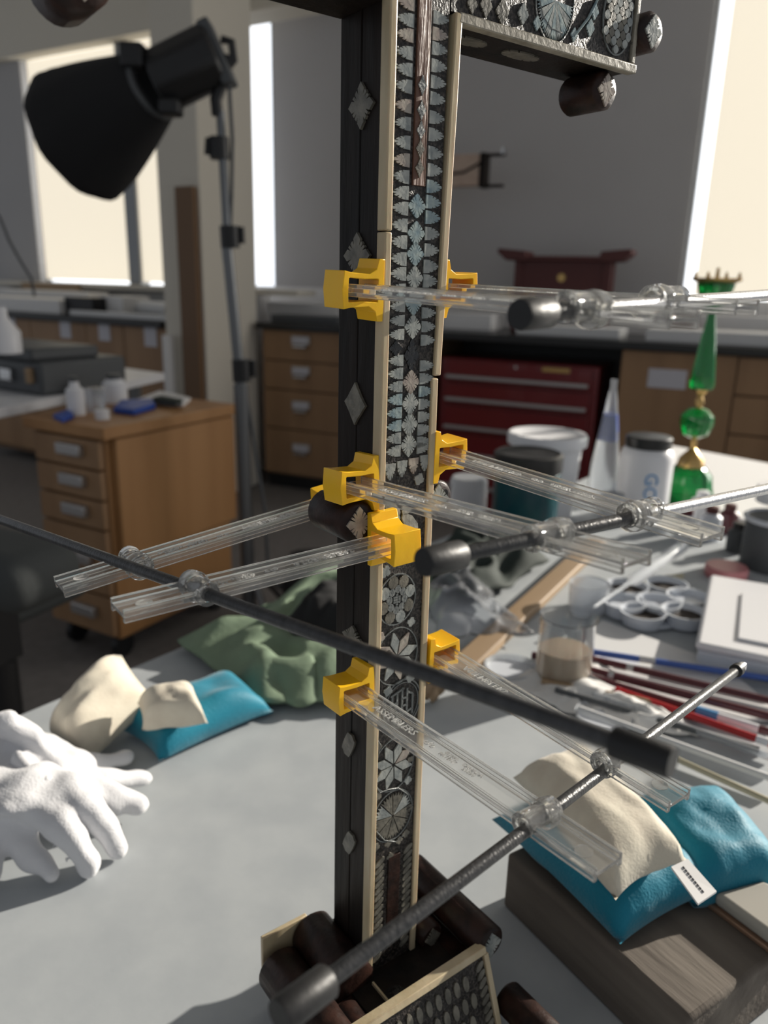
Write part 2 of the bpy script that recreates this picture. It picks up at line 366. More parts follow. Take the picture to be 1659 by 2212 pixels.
# white desk on the left with grey case
dk = thing('white_desk', 'white desk top behind the oak drawer cart', 'desk', Matrix.Identity(4))
P = [onz(x, y, .76) for x, y in ((355, 806), (140, 776), (-260, 820), (-120, 905), (100, 862))]
MB().prism([(p.x, p.y) for p in P], .73, .76).build('desk_top', 'white_plastic', dk, bevel=.002)
for p in (P[0] * .97 + P[2] * .03, P[3] * .9 + P[1] * .1):
    MB().box((p.x - .12, p.y - .0, 0), (p.x - .08, p.y + .04, .73)).build('leg', 'frame_metal', dk)
p = onz(45, 850, .76)
t = thing('equipment_case', 'dark grey equipment case on the white desk', 'case', at(p, R(-32)))
cw = 200 * mpp(p); 
MB().box((-cw, -.0, 0), (cw * .38, .34, .11)).build('body', 'dark_grey', t, bevel=.012)
MB().box((-cw, -.01, .11), (cw * .30, .25, .15)).build('lid', 'dark_grey', t, bevel=.01)
MB().box((-.08, -.02, .04), (-.02, 0, .08)).build('latch', 'steel', t, bevel=.004)
MB().box((cw * .2, -.02, .04), (cw * .28, 0, .09)).build('latch', 'tan_wood', t, bevel=.004)
p = onz(12, 790, .76 + .15)
t = MB().lathe([(.0, 0), (.05, 0), (.05, .06), (.02, .1), (.018, .13), (0, .13)], 20).build('squeeze_bottle', 'white_plastic', M=Matrix.Translation(onz(10, 762, .915))); tag(t, 'small white bottle standing on the dark grey case', 'bottle')

# ---- oak cart
nb = onz(262, 1400, .06)
def vline(px, py, P0):   # point on the vertical through P0
    return ztop(P0, py)
zt_ = ztop(Vector((nb.x, nb.y, 0)), 922)
rb = onp(503, 1370, nb, Vector((0, 0, 1))); rtop = onz(495, 873, zt_); ltop = onz(32, 903, zt_)
nt_ = Vector((nb.x, nb.y, zt_))
ex = (rtop - nt_); ex.z = 0; ey = (ltop - nt_); ey.z = 0
LX_, LY_ = ex.length, ey.length
exn = ex.normalized(); eyn = Vector((-exn.y, exn.x, 0))
LY_ = abs(ey.dot(eyn))
CT = frame(Vector((nb.x, nb.y, 0)), exn, eyn, Vector((0, 0, 1)))
t = thing('drawer_cart', 'oak drawer cart on casters with bottles on top', 'cart', CT)
MB().box((.012, .012, .08), (LX_, LY_, zt_ - .035)).build('body', 'oak_warm', t, bevel=.003)
MB().box((-.02, -.02, zt_ - .035), (LX_ + .02, LY_ + .02, zt_)).build('cart_top', 'oak_warm', t, bevel=.004)
zm = .08 + (zt_ - .1) * .40
MB().box((.03, -.010, zm), (LX_ + .01, .012, zt_ - .04)).build('side_panel', 'oak_warm', t, bevel=.003)
dz = [zt_ - .04, zt_ - .13, zt_ - .22, zt_ - .31, .22, .09]
for i in range(5):
    d = MB().box((-.008, .02, dz[i + 1] + .004), (.012, LY_ - .01, dz[i] - .004)).build('drawer', 'oak', t, bevel=.002)
    cyy = LY_ * .42; czz = (dz[i] + dz[i + 1]) / 2 + .008
    MB().box((-.03, cyy - .05, czz - .016), (-.008, cyy + .05, czz + .018)).build('label_holder', 'brushed', d, bevel=.004)
for x in (.05, LX_ - .05):
    for y in (.05, LY_ - .05):
        MB().lathe([(.036, -.012), (.04, -.008), (.04, .008), (.036, .012)], 18, Matrix.Translation((x, y, .04)) @ Matrix.Rotation(R(90), 4, 'X')).build('caster', 'rubber', t)
def standing(name, px, py, ytop, wpx, z, prof, m, label, cat, n=28, group=None, M0=None, flute=0, nf=12):
    """prof: list of (r 0..1, h 0..1)"""
    p = onz(px, py, z); h = ztop(p, ytop) - z; r = wpx / 2 * mpp(p + Vector((0, 0, h / 2)))
    o = MB().lathe([(max(a, .002) * r, b * h) for a, b in prof], n, flute=flute, nf=nf).build(name, m, M=Matrix.Translation(p))
    return tag(o, label, cat, group), p, r, h
o, p, r, h = standing('pump_bottle', 166, 895, 824, 38, zt_, [(1, 0), (1, .75), (.55, .86), (.5, 1)], 'white_plastic', 'narrow white bottle with grey cap on the oak cart', 'bottle')
MB().lathe([(r * .5, h), (r * .5, h * 1.15)], 16).build('cap', 'dark_grey', o)
o, p, r, h = standing('pill_jar', 250, 868, 818, 52, zt_, [(1, 0), (1, .8), (.7, .95), (.7, 1)], 'white_plastic', 'wide white jar with dark lid on the oak cart', 'jar')
MB().lathe([(r * .62, h), (r * .62, h * 1.2)], 16).build('lid', 'dark_grey', o)
standing('plastic_cup', 208, 888, 838, 44, zt_, [(.85, 0), (1, 1)], 'frosted', 'translucent plastic cup between the two bottles on cart', 'cup')
standing('small_jar', 222, 905, 885, 30, zt_, [(1, 0), (1, 1)], 'white_plastic', 'very small white jar in front of cup on cart', 'jar')
flat('blue_cloth', [(245, 892), (262, 875), (330, 872), (336, 884), (290, 898)], zt_ + .001, .018, 'blue', 'folded bright blue cloth on the oak cart top', 'cloth', bevel=.004)
flat('dark_pouch', [(115, 905), (150, 893), (160, 905), (135, 915)], zt_ + .001, .015, 'blue', 'small dark blue pouch on the left of the cart top', 'pouch', bevel=.004)
flat('plastic_tray', [(300, 868), (345, 850), (412, 866), (395, 880)], zt_ + .001, .012, 'white_paper', 'flat white tray at the back of the cart top', 'tray', bevel=.003)
flat('green_notebook', [(330, 866), (350, 861), (395, 870), (380, 876)], zt_ + .014, .012, 'green_dark', 'dark green notebook lying on the white tray', 'notebook', bevel=.002)
# floor junk behind the table
flat('black_bag', [(610, 1340), (625, 1275), (770, 1265), (770, 1400)], .10, .16, 'black_cloth', 'black bag on the floor behind the green cloth', 'bag', bevel=.03)
# ---- chair
cp = onz(60, 1500, 0)
t = thing('office_chair', 'black mesh office chair at the left edge', 'chair', at(onz(-20, 1215, .62).xy.to_3d(), R(-25)))
g = MB().box((-.55, -.10, .40), (-.12, .35, .47)); g.build('seat', 'black_mesh', t, bevel=.03, bseg=4)
MB().box((-.30, -.09, .56), (.16, .09, .67)).build('armrest', 'black_mesh', t, bevel=.05, bseg=6)
MB().lathe([(.025, .1), (.025, .42)], 16).build('post', 'black_paint', t)
MB().box((-.02, -.03, .42), (.02, .03, .60)).build('armrest_post', 'black_paint', t)
for i in range(5):
    a = i * 2 * math.pi / 5 + .3
    lg = MB().tube([(0, 0, .12), (.26 * math.cos(a), .26 * math.sin(a), .07)], [.025, .018], 10).build('leg', 'black_paint', t)
    MB().lathe([(.025, -.02), (.03, 0), (.025, .02)], 14, Matrix.Translation((.26 * math.cos(a), .26 * math.sin(a), .03)) @ Matrix.Rotation(R(90), 4, 'Y')).build('caster', 'rubber', lg)
# ---- photographic lamp on stand
sb = onz(541, 1385, 0)
def sp(px, py):   # point on the plane through the stand facing camera
    return onp(px, py, sb, Vector((0, 1, 0)))
t = thing('studio_lamp', 'black studio lamp with flared snoot on a chrome stand', 'lamp', Matrix.Translation(sb))
L = lambda px, py, dy=0: sp(px, py) + Vector((0, dy, 0)) - sb
MB().tube([L(541, 1385), L(520, 830)], .022, 16).build('pole', 'stand_metal', t)
MB().tube([L(521, 840), L(489, 520)], .016, 16).build('pole', 'stand_metal', t)
MB().tube([L(491, 520), L(476, 240)], .012, 16).build('pole', 'stand_metal', t)
for (x, y) in ((522, 800), (497, 512), (474, 320)):
    cl = MB().tube([L(x + 1, y + 24), L(x - 2, y - 24)], .027, 14).build('collar', 'black_paint', t)
    sx = -1 if y == 320 else 1
    MB().tube([L(x, y), L(x + 24 * sx, y - 4)], .008, 8).tube([L(x + 24 * sx, y - 22), L(x + 26 * sx, y + 14)], .009, 8).build('knob', 'black_paint', cl)
MB().tube([L(470, 250), L(466, 215), L(484, 170), L(492, 120)], .016, 10).build('yoke', 'black_paint', t)
ax0 = L(470, 115); ax1 = L(318, 190); ax2 = onp(158, 305, sb + Vector((0, .16, 0)), Vector((0, 1, 0))) - sb
axd = (ax1 - ax0).normalized()
def axframe(o, d):
    d = d.normalized(); a = Vector((0, 1, 0)).cross(d).normalized(); b = d.cross(a); return frame(o, a, b, d)
ML = mpp(sp(300, 200)); hw = 66 * ML
HM = axframe(ax0, axd); hl = (ax1 - ax0).length
hd_ = MB().prism([(hw * math.cos(a), hw * .93 * math.sin(a)) for a in [R(22.5 + 45 * i) for i in range(8)]], -.0, hl * .86, HM).build('lamp_housing', 'black_paint', t, bevel=.012)
MB().box((-hw * 1.02, -.04, -.015), (hw * .95, .04, .018), HM).build('back_plate', 'dark_grey', hd_, bevel=.006)
MB().tube([L(478, 85), L(500, 90), L(505, 130), L(488, 150)], .011, 8).build('handle', 'black_paint', hd_)
MB().lathe([(.008, 0), (.008, .01)], 12, axframe(L(365, 148, -.12), Vector((0, -1, 0)))).build('screw', 'steel', hd_)
# snoot: cloth cone with soft corners
sd_ = (ax2 - ax1).normalized(); SM = axframe(ax1 - axd * .03, sd_); ln = (ax2 - ax1).length
m_ = MB(); rings = []
nr = 14; ns = 40
for i in range(nr + 1):
    u = i / nr; rx = (62 + (150 - 62) * u ** .85) * ML; ry = rx * .95
    if u > .92: rx *= .985; ry *= .985
    for k_ in range(ns):
        a = 2 * math.pi * k_ / ns; ww = 1 + .018 * math.sin(a * 9 + u * 5) * u
        m_.v.append(SM @ Vector((rx * ww * math.cos(a), ry * ww * math.sin(a), u * ln)))
for i in range(nr):
    for k_ in range(ns): m_.f.append((i * ns + k_, i * ns + (k_ + 1) % ns, (i + 1) * ns + (k_ + 1) % ns, (i + 1) * ns + k_))
o = m_.build('snoot', 'black_cloth', t); sm = o.modifiers.new('s', 'SOLIDIFY'); sm.thickness = .006
MB().tube([SM @ Vector((math.cos(a) * 66 * ML, math.sin(a) * 62 * ML, .015)) for a in [R(i * 12) for i in range(31)]], .009, 8).build('clamp_ring', 'dark_grey', t)
MB().box((-.03, -.03, -.03), (.03, .03, .03), Matrix.Translation(L(300, 132, -.04))).build('clamp_bolt', 'black_paint', t, bevel=.008)
MB().box((-.02, -.03, -.02), (.035, .03, .02), Matrix.Translation(L(372, 240, -.04))).build('clamp_bolt', 'black_paint', t, bevel=.008)
cab = [L(493, 130), L(500, 220, -.02), L(502, 300), L(500, 420), L(497, 520), L(508, 640), L(520, 790), L(540, 900), L(555, 1000), L(572, 1100), L(580, 1250)]
MB().tube(cab, .0055, 8).build('power_cord', 'dark_grey', t)
for a in (10, 75, -60):
    MB().tube([Vector((0, 0, .28)), Vector((.30 * math.cos(R(a)), .30 * math.sin(R(a)), .015))], .011, 8).build('leg', 'stand_metal', t)
# hanging cord at the left edge
cd_ = MB().tube([onp(x, y, Vector((0, 3.2, 0)), Vector((0, 1, 0))) for x, y in ((-30, 430), (0, 470), (20, 520), (45, 565), (68, 602), (75, 640))], [.006] * 6, 8).build('desk_lamp_arm', 'dark_grey'); tag(cd_, 'thin grey lamp arm reaching in at the left edge', 'lamp arm')

# ---- things on the right counter
def oncounter(px, py): return onz(px, py, .92)
_c = onp(1210, 640, CF + N_ * .36, N_); _c.z = .9205
q = frame(_c, S_, N_, Vector((0, 0, 1)))
t = thing('carved_stand', 'small dark red carved stand on the far counter', 'stand', q)
hs = ztop(_c, 548) - .92; ww_ = 240 * mpp(_c) / 2
MB().box((-ww_ * 1.0, -.03, hs - .035), (ww_ * 1.0, .12, hs - .012)).build('top_board', 'brown_red', t, bevel=.004)
for s_ in (-1, 1):
    MB().prism([(ww_ * s_, hs - .035), (ww_ * .62 * s_, hs - .035), (ww_ * .66 * s_, hs + .01), (ww_ * 1.16 * s_, hs + .022), (ww_ * 1.16 * s_, hs)], -.04, .13, Matrix.Rotation(R(90), 4, 'X') @ Matrix.Scale(-1, 4, (0, 0, 1))).build('scroll_end', 'brown_red', t, bevel=.003)
    for y in (0, .09):
        MB().box((ww_ * .78 * s_ - .02, y - .015, 0), (ww_ * .78 * s_ + .02, y + .02, hs - .03)).build('leg', 'brown_red', t, bevel=.003)
MB().box((-ww_ * .76, -.005, hs * .45), (ww_ * .76, .012, hs - .03)).build('apron', 'brown_red', t, bevel=.003)
MB().prism([(.02 * math.cos(a), .02 * math.sin(a)) for a in [R(i * 30) for i in range(12)]], 0, .006, Matrix.Translation((0, -.006, hs * .7)) @ Matrix.Rotation(R(90), 4, 'X')).build('medallion', 'gold', t)
cbox('paper_pile', 'r', 577, 728, 655, .30, .2, 'white_paper', 'pile of bright papers on counter right of the pillar', 'papers')
cbox('tool_tray', 'r', 585, 728, 682, .05, .12, 'dark_grey', 'low dark tool tray in front of the papers', 'tray')
cbox('paper_pile', 'r', 958, 1062, 678, .22, .2, 'white_paper', 'bright papers on counter beside the cross', 'papers')
cbox('grey_board', 'r', 1115, 1340, 706, .08, .25, 'pad_paper', 'thin pale board lying on the black counter', 'board')
cbox('red_box', 'r', 1444, 1500, 688, .34, .1, 'brown_red', 'small dark red box behind the green candlestick', 'box')
cbox('white_board', 'r', 1512, 1740, 684, .45, .06, 'white_paper', 'bright white board at the right end of the counter', 'board')
cbox('paper_stack', 'r', 1395, 1740, 718, .06, .25, 'pad_paper', 'flat greyish paper stack at counter front right', 'papers')
# bracket on grey wall: wooden arm with forked dark tip
q = onp(965, 372, CF + N_ * .3, N_); BMx = frame(q, S_, N_, Vector((0, 0, 1))); u = mpp(q)
t = thing('forked_bracket', 'pale wooden arm with forked dark tip jutting out beside the cross', 'clamp arm', BMx)
MB().box((-120 * u, -.03, -30 * u), (78 * u, .03, 32 * u)).build('arm_board', 'pink_wood', t, bevel=.004)
MB().box((78 * u, -.035, -34 * u), (92 * u, .035, 34 * u)).build('end_plate', 'ebony', t, bevel=.003)
for s_ in (-1, 1):
    MB().box((90 * u, -.02, 30 * u * s_ - .006), (128 * u, .02, 30 * u * s_ + .006)).build('prong', 'ebony', t, bevel=.002)
MB().box((122 * u, -.02, 30 * u), (128 * u, .02, 42 * u)).build('prong_tip', 'steel', t)
MB().tube([(18 * u, -.032, -5 * u), (45 * u, -.034, -3 * u), (88 * u, -.036, 18 * u)], .006, 8).build('cord_line', 'ebony', t)
MB().box((-130 * u, -.04, -q.z + .921), (-100 * u, .04, 60 * u)).build('upright_post', 'pink_wood', t, bevel=.004)

# ================================================================== TABLES
zT = .74
tb_ = thing('work_table', 'large work table with smooth blue-grey top', 'table', Matrix.Translation((.3, .6, 0)))
TP = [Vector((.735, 2.025)), Vector((-.90, -.08)), Vector((-.15, -.66)), Vector((1.62, .72)), Vector((1.45, .95))]
MB().prism([(p.x - .3, p.y - .6) for p in TP], zT - .03, zT).build('table_top', 'table_grey', tb_, bevel=.003)
for p in ((.70, 1.85), (-.72, -.05), (-.12, -.5), (1.42, .8)):
    MB().box((p[0] - .32, p[1] - .62, 0), (p[0] - .28, p[1] - .58, zT - .03)).build('leg', 'frame_metal', tb_)
flat('white_drawing_board', [(1425, 962), (1475, 1110), (1760, 1150), (1800, 1032)], zT + .0005, .006, 'white_paper', 'large white board on the far end of the table', 'board')

# ---- pillow maker
def pillow(name, corners, thick, m, label, cat, pinch=.10, wr=.004, seed=0, n=22, base=None, asym=.25, seam=None):
    c0, c1, c2, c3 = corners; cen = (c0 + c1 + c2 + c3) / 4
    nrm = (c1 - c0).cross(c3 - c0).normalized()
    if nrm.z < 0: nrm = -nrm
    V = []; Fc = []; sz = max((c1 - c0).length, (c3 - c0).length)
    for side in (1, -1):
        for i in range(n + 1):
            for j in range(n + 1):
                a = i / n * 2 - 1; b = j / n * 2 - 1
                pa = a * (1 - pinch * (1 - b * b) * 1.0 * abs(a) ** 2); pb = b * (1 - pinch * (1 - a * a) * abs(b) ** 2)
                u_, v_ = (pa + 1) / 2, (pb + 1) / 2
                p = (c0 * (1 - u_) + c1 * u_) * (1 - v_) + (c3 * (1 - u_) + c2 * u_) * v_
                hh = (max(0, 1 - a ** 4) * max(0, 1 - b ** 4)) ** .55
                edge = max(abs(a), abs(b))
                nz = noise.noise(Vector((a * 1.6, b * 1.6, seed + side))) * wr * 1.3 + noise.noise(Vector((a * 4, b * 4, seed * 2 + side))) * wr * .35
                h = hh * thick * (1 if side > 0 else asym) + nz * hh ** .5
                V.append(p + nrm * h * side - cen)
    m1 = (n + 1) ** 2
    for i in range(n):
        for j in range(n):
            a = i * (n + 1) + j
            Fc.append((a, a + n + 1, a + n + 2, a + 1)); Fc.append((m1 + a, m1 + a + 1, m1 + a + n + 2, m1 + a + n + 1))
    me = MB().add(V, Fc); o = me.build(name, m, M=Matrix.Translation(cen), smooth=180)
    bm = bmesh.new(); bm.from_mesh(o.data); bmesh.ops.remove_doubles(bm, verts=bm.verts, dist=1e-5); bmesh.ops.recalc_face_normals(bm, faces=bm.faces); bm.to_mesh(o.data); bm.free()
    return tag(o, label, cat)
Z = zT
TL = pillow('teal_cushion', [onz(258, 1575, Z + .008), onz(345, 1645, Z + .008), onz(590, 1535, Z + .008), onz(500, 1470, Z + .008)], .030, 'teal', 'small teal satin cushion lying on the table left of the cross', 'cushion', seed=1, pinch=.08, asym=.2)
pillow('teal_cushion', [onz(380, 1560, Z + .004), onz(420, 1600, Z + .004), onz(592, 1540, Z + .004), onz(505, 1462, Z + .004)], .012, 'teal', 'second teal cushion, darker, peeking out behind the left one', 'cushion', seed=2, asym=.1)
pillow('sand_bag', [onz(296, 1518, Z + .043), onz(306, 1578, Z + .034), onz(450, 1562, Z + .036), onz(420, 1492, Z + .044)], .026, 'canvas', 'small cream canvas sandbag resting on the teal cushion', 'sandbag', seed=3, wr=.002, asym=.3)
pillow('sand_bag', [onz(115, 1600, Z + .012), onz(190, 1640, Z + .012), onz(335, 1510, Z + .03), onz(262, 1415, Z + .065)], .036, 'canvas', 'tall cream canvas sandbag beside the white gloves', 'sandbag', seed=4, wr=.004, asym=.4, pinch=.05)
# green cloth: crumpled sheet
def drape(name, pts, m, label, cat, amp=.02, seed=0, n=30, z=Z, base=.012, thick=.004, kind=None):
    c0, c1, c2, c3 = [onz(x, y, z + .002) for x, y in pts]; cen = (c0 + c1 + c2 + c3) / 4; V = []; Fc = []
    for i in range(n + 1):
        for j in range(n + 1):
            u_, v_ = i / n, j / n
            p = (c0 * (1 - u_) + c1 * u_) * (1 - v_) + (c3 * (1 - u_) + c2 * u_) * v_
            k_ = noise.noise(Vector((u_ * 3.2, v_ * 3.2, seed))); k2 = 1 - abs(noise.noise(Vector((u_ * 5, v_ * 4, seed + 9)))) * 2
            e = min(1, 4 * min(u_, 1 - u_, v_, 1 - v_) + .25)
            p = p + Vector((noise.noise(Vector((u_ * 4, v_ * 4, seed + 20))) * amp * .8, noise.noise(Vector((u_ * 4, v_ * 4, seed + 30))) * amp * .8, 0))
            p.z = z + base * .3 + (base + amp * (k_ + .5) + amp * .7 * max(0, k2)) * e
            V.append(p - cen)
    for i in range(n):
        for j in range(n):
            a = i * (n + 1) + j; Fc.append((a, a + n + 1, a + n + 2, a + 1))
    o = MB().add(V, Fc).build(name, m, M=Matrix.Translation(cen), smooth=180)
    s = o.modifiers.new('s', 'SOLIDIFY'); s.thickness = thick; s.offset = 0
    return tag(o, label, cat)
drape('green_cloth', [(385, 1402), (560, 1535), (800, 1530), (760, 1265)], 'green_cloth', 'crumpled sage green cloth behind the cross, left side', 'cloth', amp=.016, seed=3)
drape('green_cloth', [(560, 1330), (720, 1375), (960, 1260), (760, 1215)], 'green_cloth', 'second fold of green cloth further back on the table', 'cloth', amp=.014, seed=6)
drape('dark_cloth', [(600, 1400), (760, 1455), (860, 1350), (700, 1300)], 'black_cloth', 'piece of black cloth lying on the green cloth', 'cloth', amp=.012, seed=8, base=.034)
drape('dark_cloth', [(900, 1250), (1030, 1315), (1185, 1225), (1000, 1150)], 'green_dark', 'dark green-black cloth heap right of the cross', 'cloth', amp=.02, seed=12, base=.014)
# plastic bag
drape('plastic_bag', [(900, 1300), (960, 1395), (1150, 1385), (1000, 1240)], 'film', 'crumpled clear plastic bag just right of the cross', 'bag', amp=.018, seed=15, base=.012, thick=.001)
# wooden strip
a = onz(985, 1445, Z + .012); b = onz(1290, 1165, Z + .012); d = (b - a).normalized()
t = MB().box((0, -.014, 0), ((b - a).length, .014, .012)).build('wood_strip', 'tan_wood', M=frame(a - Vector((0, 0, .011)), d, Vector((0, 0, 1)).cross(d), Vector((0, 0, 1))), bevel=.002); tag(t, 'long tan wooden strip lying diagonally on the table', 'wood strip')
drape('cork_crumb', [(905, 1520), (935, 1530), (975, 1470), (950, 1450)], 'tan_wood', 'small crumpled brown paper scrap behind the cross', 'paper scrap', amp=.012, seed=21, n=10)
# ---- gloves
def etube(m, pts, n=14):
    """flattened tapered tube: pts = (point, half width, half height), rounded ends"""
    P = [p for p, a, b in pts]; A = [a for p, a, b in pts]; Bz = [b for p, a, b in pts]
    # resample
    Q = []; K = 5
    for i in range(len(P) - 1):
        for k_ in range(K):
            t_ = k_ / K; st = t_ * t_ * (3 - 2 * t_); Q.append((P[i].lerp(P[i + 1], t_), A[i] + (A[i + 1] - A[i]) * st, Bz[i] + (Bz[i + 1] - Bz[i]) * st))
    Q.append((P[-1], A[-1], Bz[-1])); d0 = (P[0] - P[1]).normalized(); d1 = (P[-1] - P[-2]).normalized()
    Q = [(P[0] + d0 * A[0] * .45 * f, A[0] * g, Bz[0] * g) for f, g in ((1, .25), (.8, .65))] + Q + [(P[-1] + d1 * A[-1] * f, A[-1] * g, Bz[-1] * g) for f, g in ((.5, .86), (.85, .5), (1, .15))]
    V = []; mm = len(Q)
    for i, (p, a, b) in enumerate(Q):
        t_ = (Q[min(i + 1, mm - 1)][0] - Q[max(i - 1, 0)][0]).normalized(); sd_v = t_.cross(Vector((0, 0, 1))).normalized(); up_ = sd_v.cross(t_)
        for k_ in range(n):
            g = 2 * math.pi * k_ / n; V.append(p + sd_v * a * math.cos(g) + up_ * b * math.sin(g))
    Fc = [(i * n + k_, i * n + (k_ + 1) % n, (i + 1) * n + (k_ + 1) % n, (i + 1) * n + k_) for i in range(mm - 1) for k_ in range(n)] + [tuple(range(n))[::-1], tuple(range((mm - 1) * n, mm * n))]
    m.add(V, Fc)
def glove(label, chains, ox):
    base = onz(ox[0], ox[1], Z); m = MB()
    for ch in chains:
        etube(m, [(onz(x, y, Z + h) - base, a, b) for x, y, h, a, b in ch])
    o = m.build('cotton_glove', 'cotton_white', M=Matrix.Translation(base), smooth=180)
    r_ = o.modifiers.new('r', 'REMESH'); r_.mode = 'VOXEL'; r_.voxel_size = .0022; r_.use_smooth_shade = True
    sm_ = o.modifiers.new('s', 'SMOOTH'); sm_.iterations = 7; sm_.factor = .6
    tx = bpy.data.textures.new('crumple', 'CLOUDS'); tx.noise_scale = .032; tx.noise_depth = 1
    dm = o.modifiers.new('d', 'DISPLACE'); dm.texture = tx; dm.strength = .010; dm.mid_level = .55
    return tag(o, label, 'glove')
glove('white cotton glove at the back with fingers pointing right', [
    [(-110, 1600, .030, .030, .018), (-30, 1610, .038, .034, .018), (60, 1645, .036, .034, .015), (140, 1675, .028, .028, .012)],
    [(-60, 1590, .055, .012, .016), (15, 1565, .068, .010, .012), (70, 1600, .055, .010, .012), (125, 1655, .040, .010, .010)],
    [(0, 1560, .075, .007, .010), (22, 1548, .078, .006, .008)],
    [(130, 1660, .028, .011, .009), (200, 1650, .018, .0085, .008), (272, 1636, .009, .007, .0065)],
    [(130, 1670, .030, .012, .010), (225, 1682, .020, .009, .009), (312, 1682, .009, .0075, .007)],
    [(120, 1685, .030, .012, .010), (215, 1712, .024, .010, .010), (300, 1738, .012, .009, .009)],
    [(110, 1690, .034, .012, .010), (180, 1718, .028, .0105, .010), (250, 1738, .015, .0095, .0095)],
    [(40, 1640, .050, .008, .010), (100, 1700, .048, .008, .010), (170, 1725, .030, .007, .008)]], (120, 1700))
glove('white cotton glove in front with fingers hanging to the table', [
    [(-110, 1700, .026, .030, .020), (-30, 1712, .040, .032, .016), (60, 1700, .050, .030, .010), (130, 1712, .046, .022, .009)],
    [(-20, 1745, .040, .012, .014), (60, 1740, .045, .010, .012), (110, 1770, .038, .010, .010), (140, 1800, .028, .010, .010)],
    [(120, 1700, .048, .012, .009), (185, 1735, .044, .010, .008), (228, 1790, .024, .008, .0085), (258, 1838, .0075, .006, .0065)],
    [(90, 1735, .045, .014, .010), (130, 1775, .040, .012, .009), (165, 1830, .024, .010, .010), (193, 1872, .009, .008, .0085)],
    [(30, 1740, .040, .014, .010), (40, 1790, .028, .013, .010), (70, 1850, .014, .011, .010), (110, 1885, .010, .008, .008)],
    [(-10, 1760, .036, .014, .010), (20, 1790, .030, .010, .009), (38, 1825, .020, .009, .008)],
    [(-50, 1760, .034, .016, .014), (-40, 1840, .020, .014, .012), (-30, 1900, .011, .010, .010)]], (100, 1800))
# ---- wooden block with cushions
bl0 = onz(1085, 1955, Z); hb = ztop(bl0, 1842) - Z
bt = Z + hb
k0 = Vector((bl0.x, bl0.y, bt)); k1 = onz(1492, 2205, bt); k2 = onz(1690, 2075, bt)
dx_ = (k1 - k0).normalized(); dy_ = Vector((-dx_.y, dx_.x, 0)); 
wd = abs((k2 - k1).dot(dy_))
if (k2 - k1).dot(dy_) < 0: dy_ = -dy_
BX = frame(Vector((bl0.x, bl0.y, Z)), dx_, dy_, Vector((0, 0, 1)))
if dx_.cross(dy_).z < 0: BX = frame(Vector((bl0.x, bl0.y, Z)) + dx_ * (k1 - k0).length, -dx_, dy_, Vector((0, 0, 1)))
print('block', hb, wd, (k1 - k0).length)
o = MB().box((0, 0, 0), ((k1 - k0).length, max(wd, .09), hb)).build('wooden_block', 'weathered', M=BX, bevel=.003, bseg=3); tag(o, 'weathered grey-brown wooden block in the lower right corner', 'wood block')
pillow('teal_cushion', [onz(1062, 1770, bt + .012), onz(1340, 2040, bt + .006), onz(1540, 1925, bt + .012), onz(1300, 1700, bt + .012)], .026, 'teal', 'teal satin cushion lying on the wooden block', 'cushion', seed=7, asym=.2, wr=.004, pinch=.05)
pillow('teal_cushion', [onz(1340, 1745, bt + .01), onz(1500, 1960, bt + .008), onz(1720, 1930, bt - .002), onz(1560, 1735, bt + .01)], .030, 'teal', 'plump teal satin cushion at the right edge behind the block', 'cushion', seed=11, asym=.5, wr=.005, pinch=.06)
wbg = pillow('sand_bag', [onz(1108, 1680, bt + .035), onz(1330, 1945, bt + .040), onz(1490, 1862, bt + .042), onz(1250, 1625, bt + .035)], .024, 'canvas', 'cream canvas sandbag on top of the teal cushions at right', 'sandbag', seed=13, asym=.4, wr=.003, pinch=.10)
q0 = onz(1450, 1872, bt + .058) ; q1 = onz(1486, 1855, bt + .058); q2 = onz(1548, 1925, bt + .050); q3 = onz(1508, 1952, bt + .050)
cc = (q0 + q1 + q2 + q3) / 4
o = MB().add([p - cc for p in (q0, q1, q2, q3)] + [p - cc - Vector((0, 0, .0012)) for p in (q0, q1, q2, q3)], [(0, 1, 2, 3), (7, 6, 5, 4), (0, 4, 5, 1), (1, 5, 6, 2), (2, 6, 7, 3), (3, 7, 4, 0)]).build('care_label', 'white_paper', parent=wbg, M=Matrix.Translation(cc - wbg.location))
dl = (q3 - q0).normalized(); mid0 = (q0 + q1) / 2 - cc; mid1 = (q2 + q3) / 2 - cc
i_ = MB()
for j in range(9):
    a = mid0.lerp(mid1, .12 + j * .085); b = mid0.lerp(mid1, .12 + j * .085 + .07); i_.tube([a + Vector((0, 0, .0002)), b + Vector((0, 0, .0002))], .0004, 6)
i_.build('printed_line', 'ink', o)
# suede pad with copper edge
q = [onz(1525, 1950, bt + .003), onz(1700, 2080, bt + .003), onz(1800, 2000, bt + .003), onz(1640, 1920, bt + .003)]
q[0] = onz(1528, 1948, bt + .004); cc = sum(q, Vector()) / 4
t = thing('suede_pad', 'pale grey suede pad with thin copper edge on the wooden block', 'pad', Matrix.Translation(cc))
MB().prism([((p - cc).x, (p - cc).y) for p in q], -.003, 0).build('copper_plate', 'copper_edge', t, bevel=.0006)
MB().prism([((p - cc).x * .93, (p - cc).y * .93) for p in q], 0, .009).build('suede', 'suede', t, bevel=.0035, bseg=4)
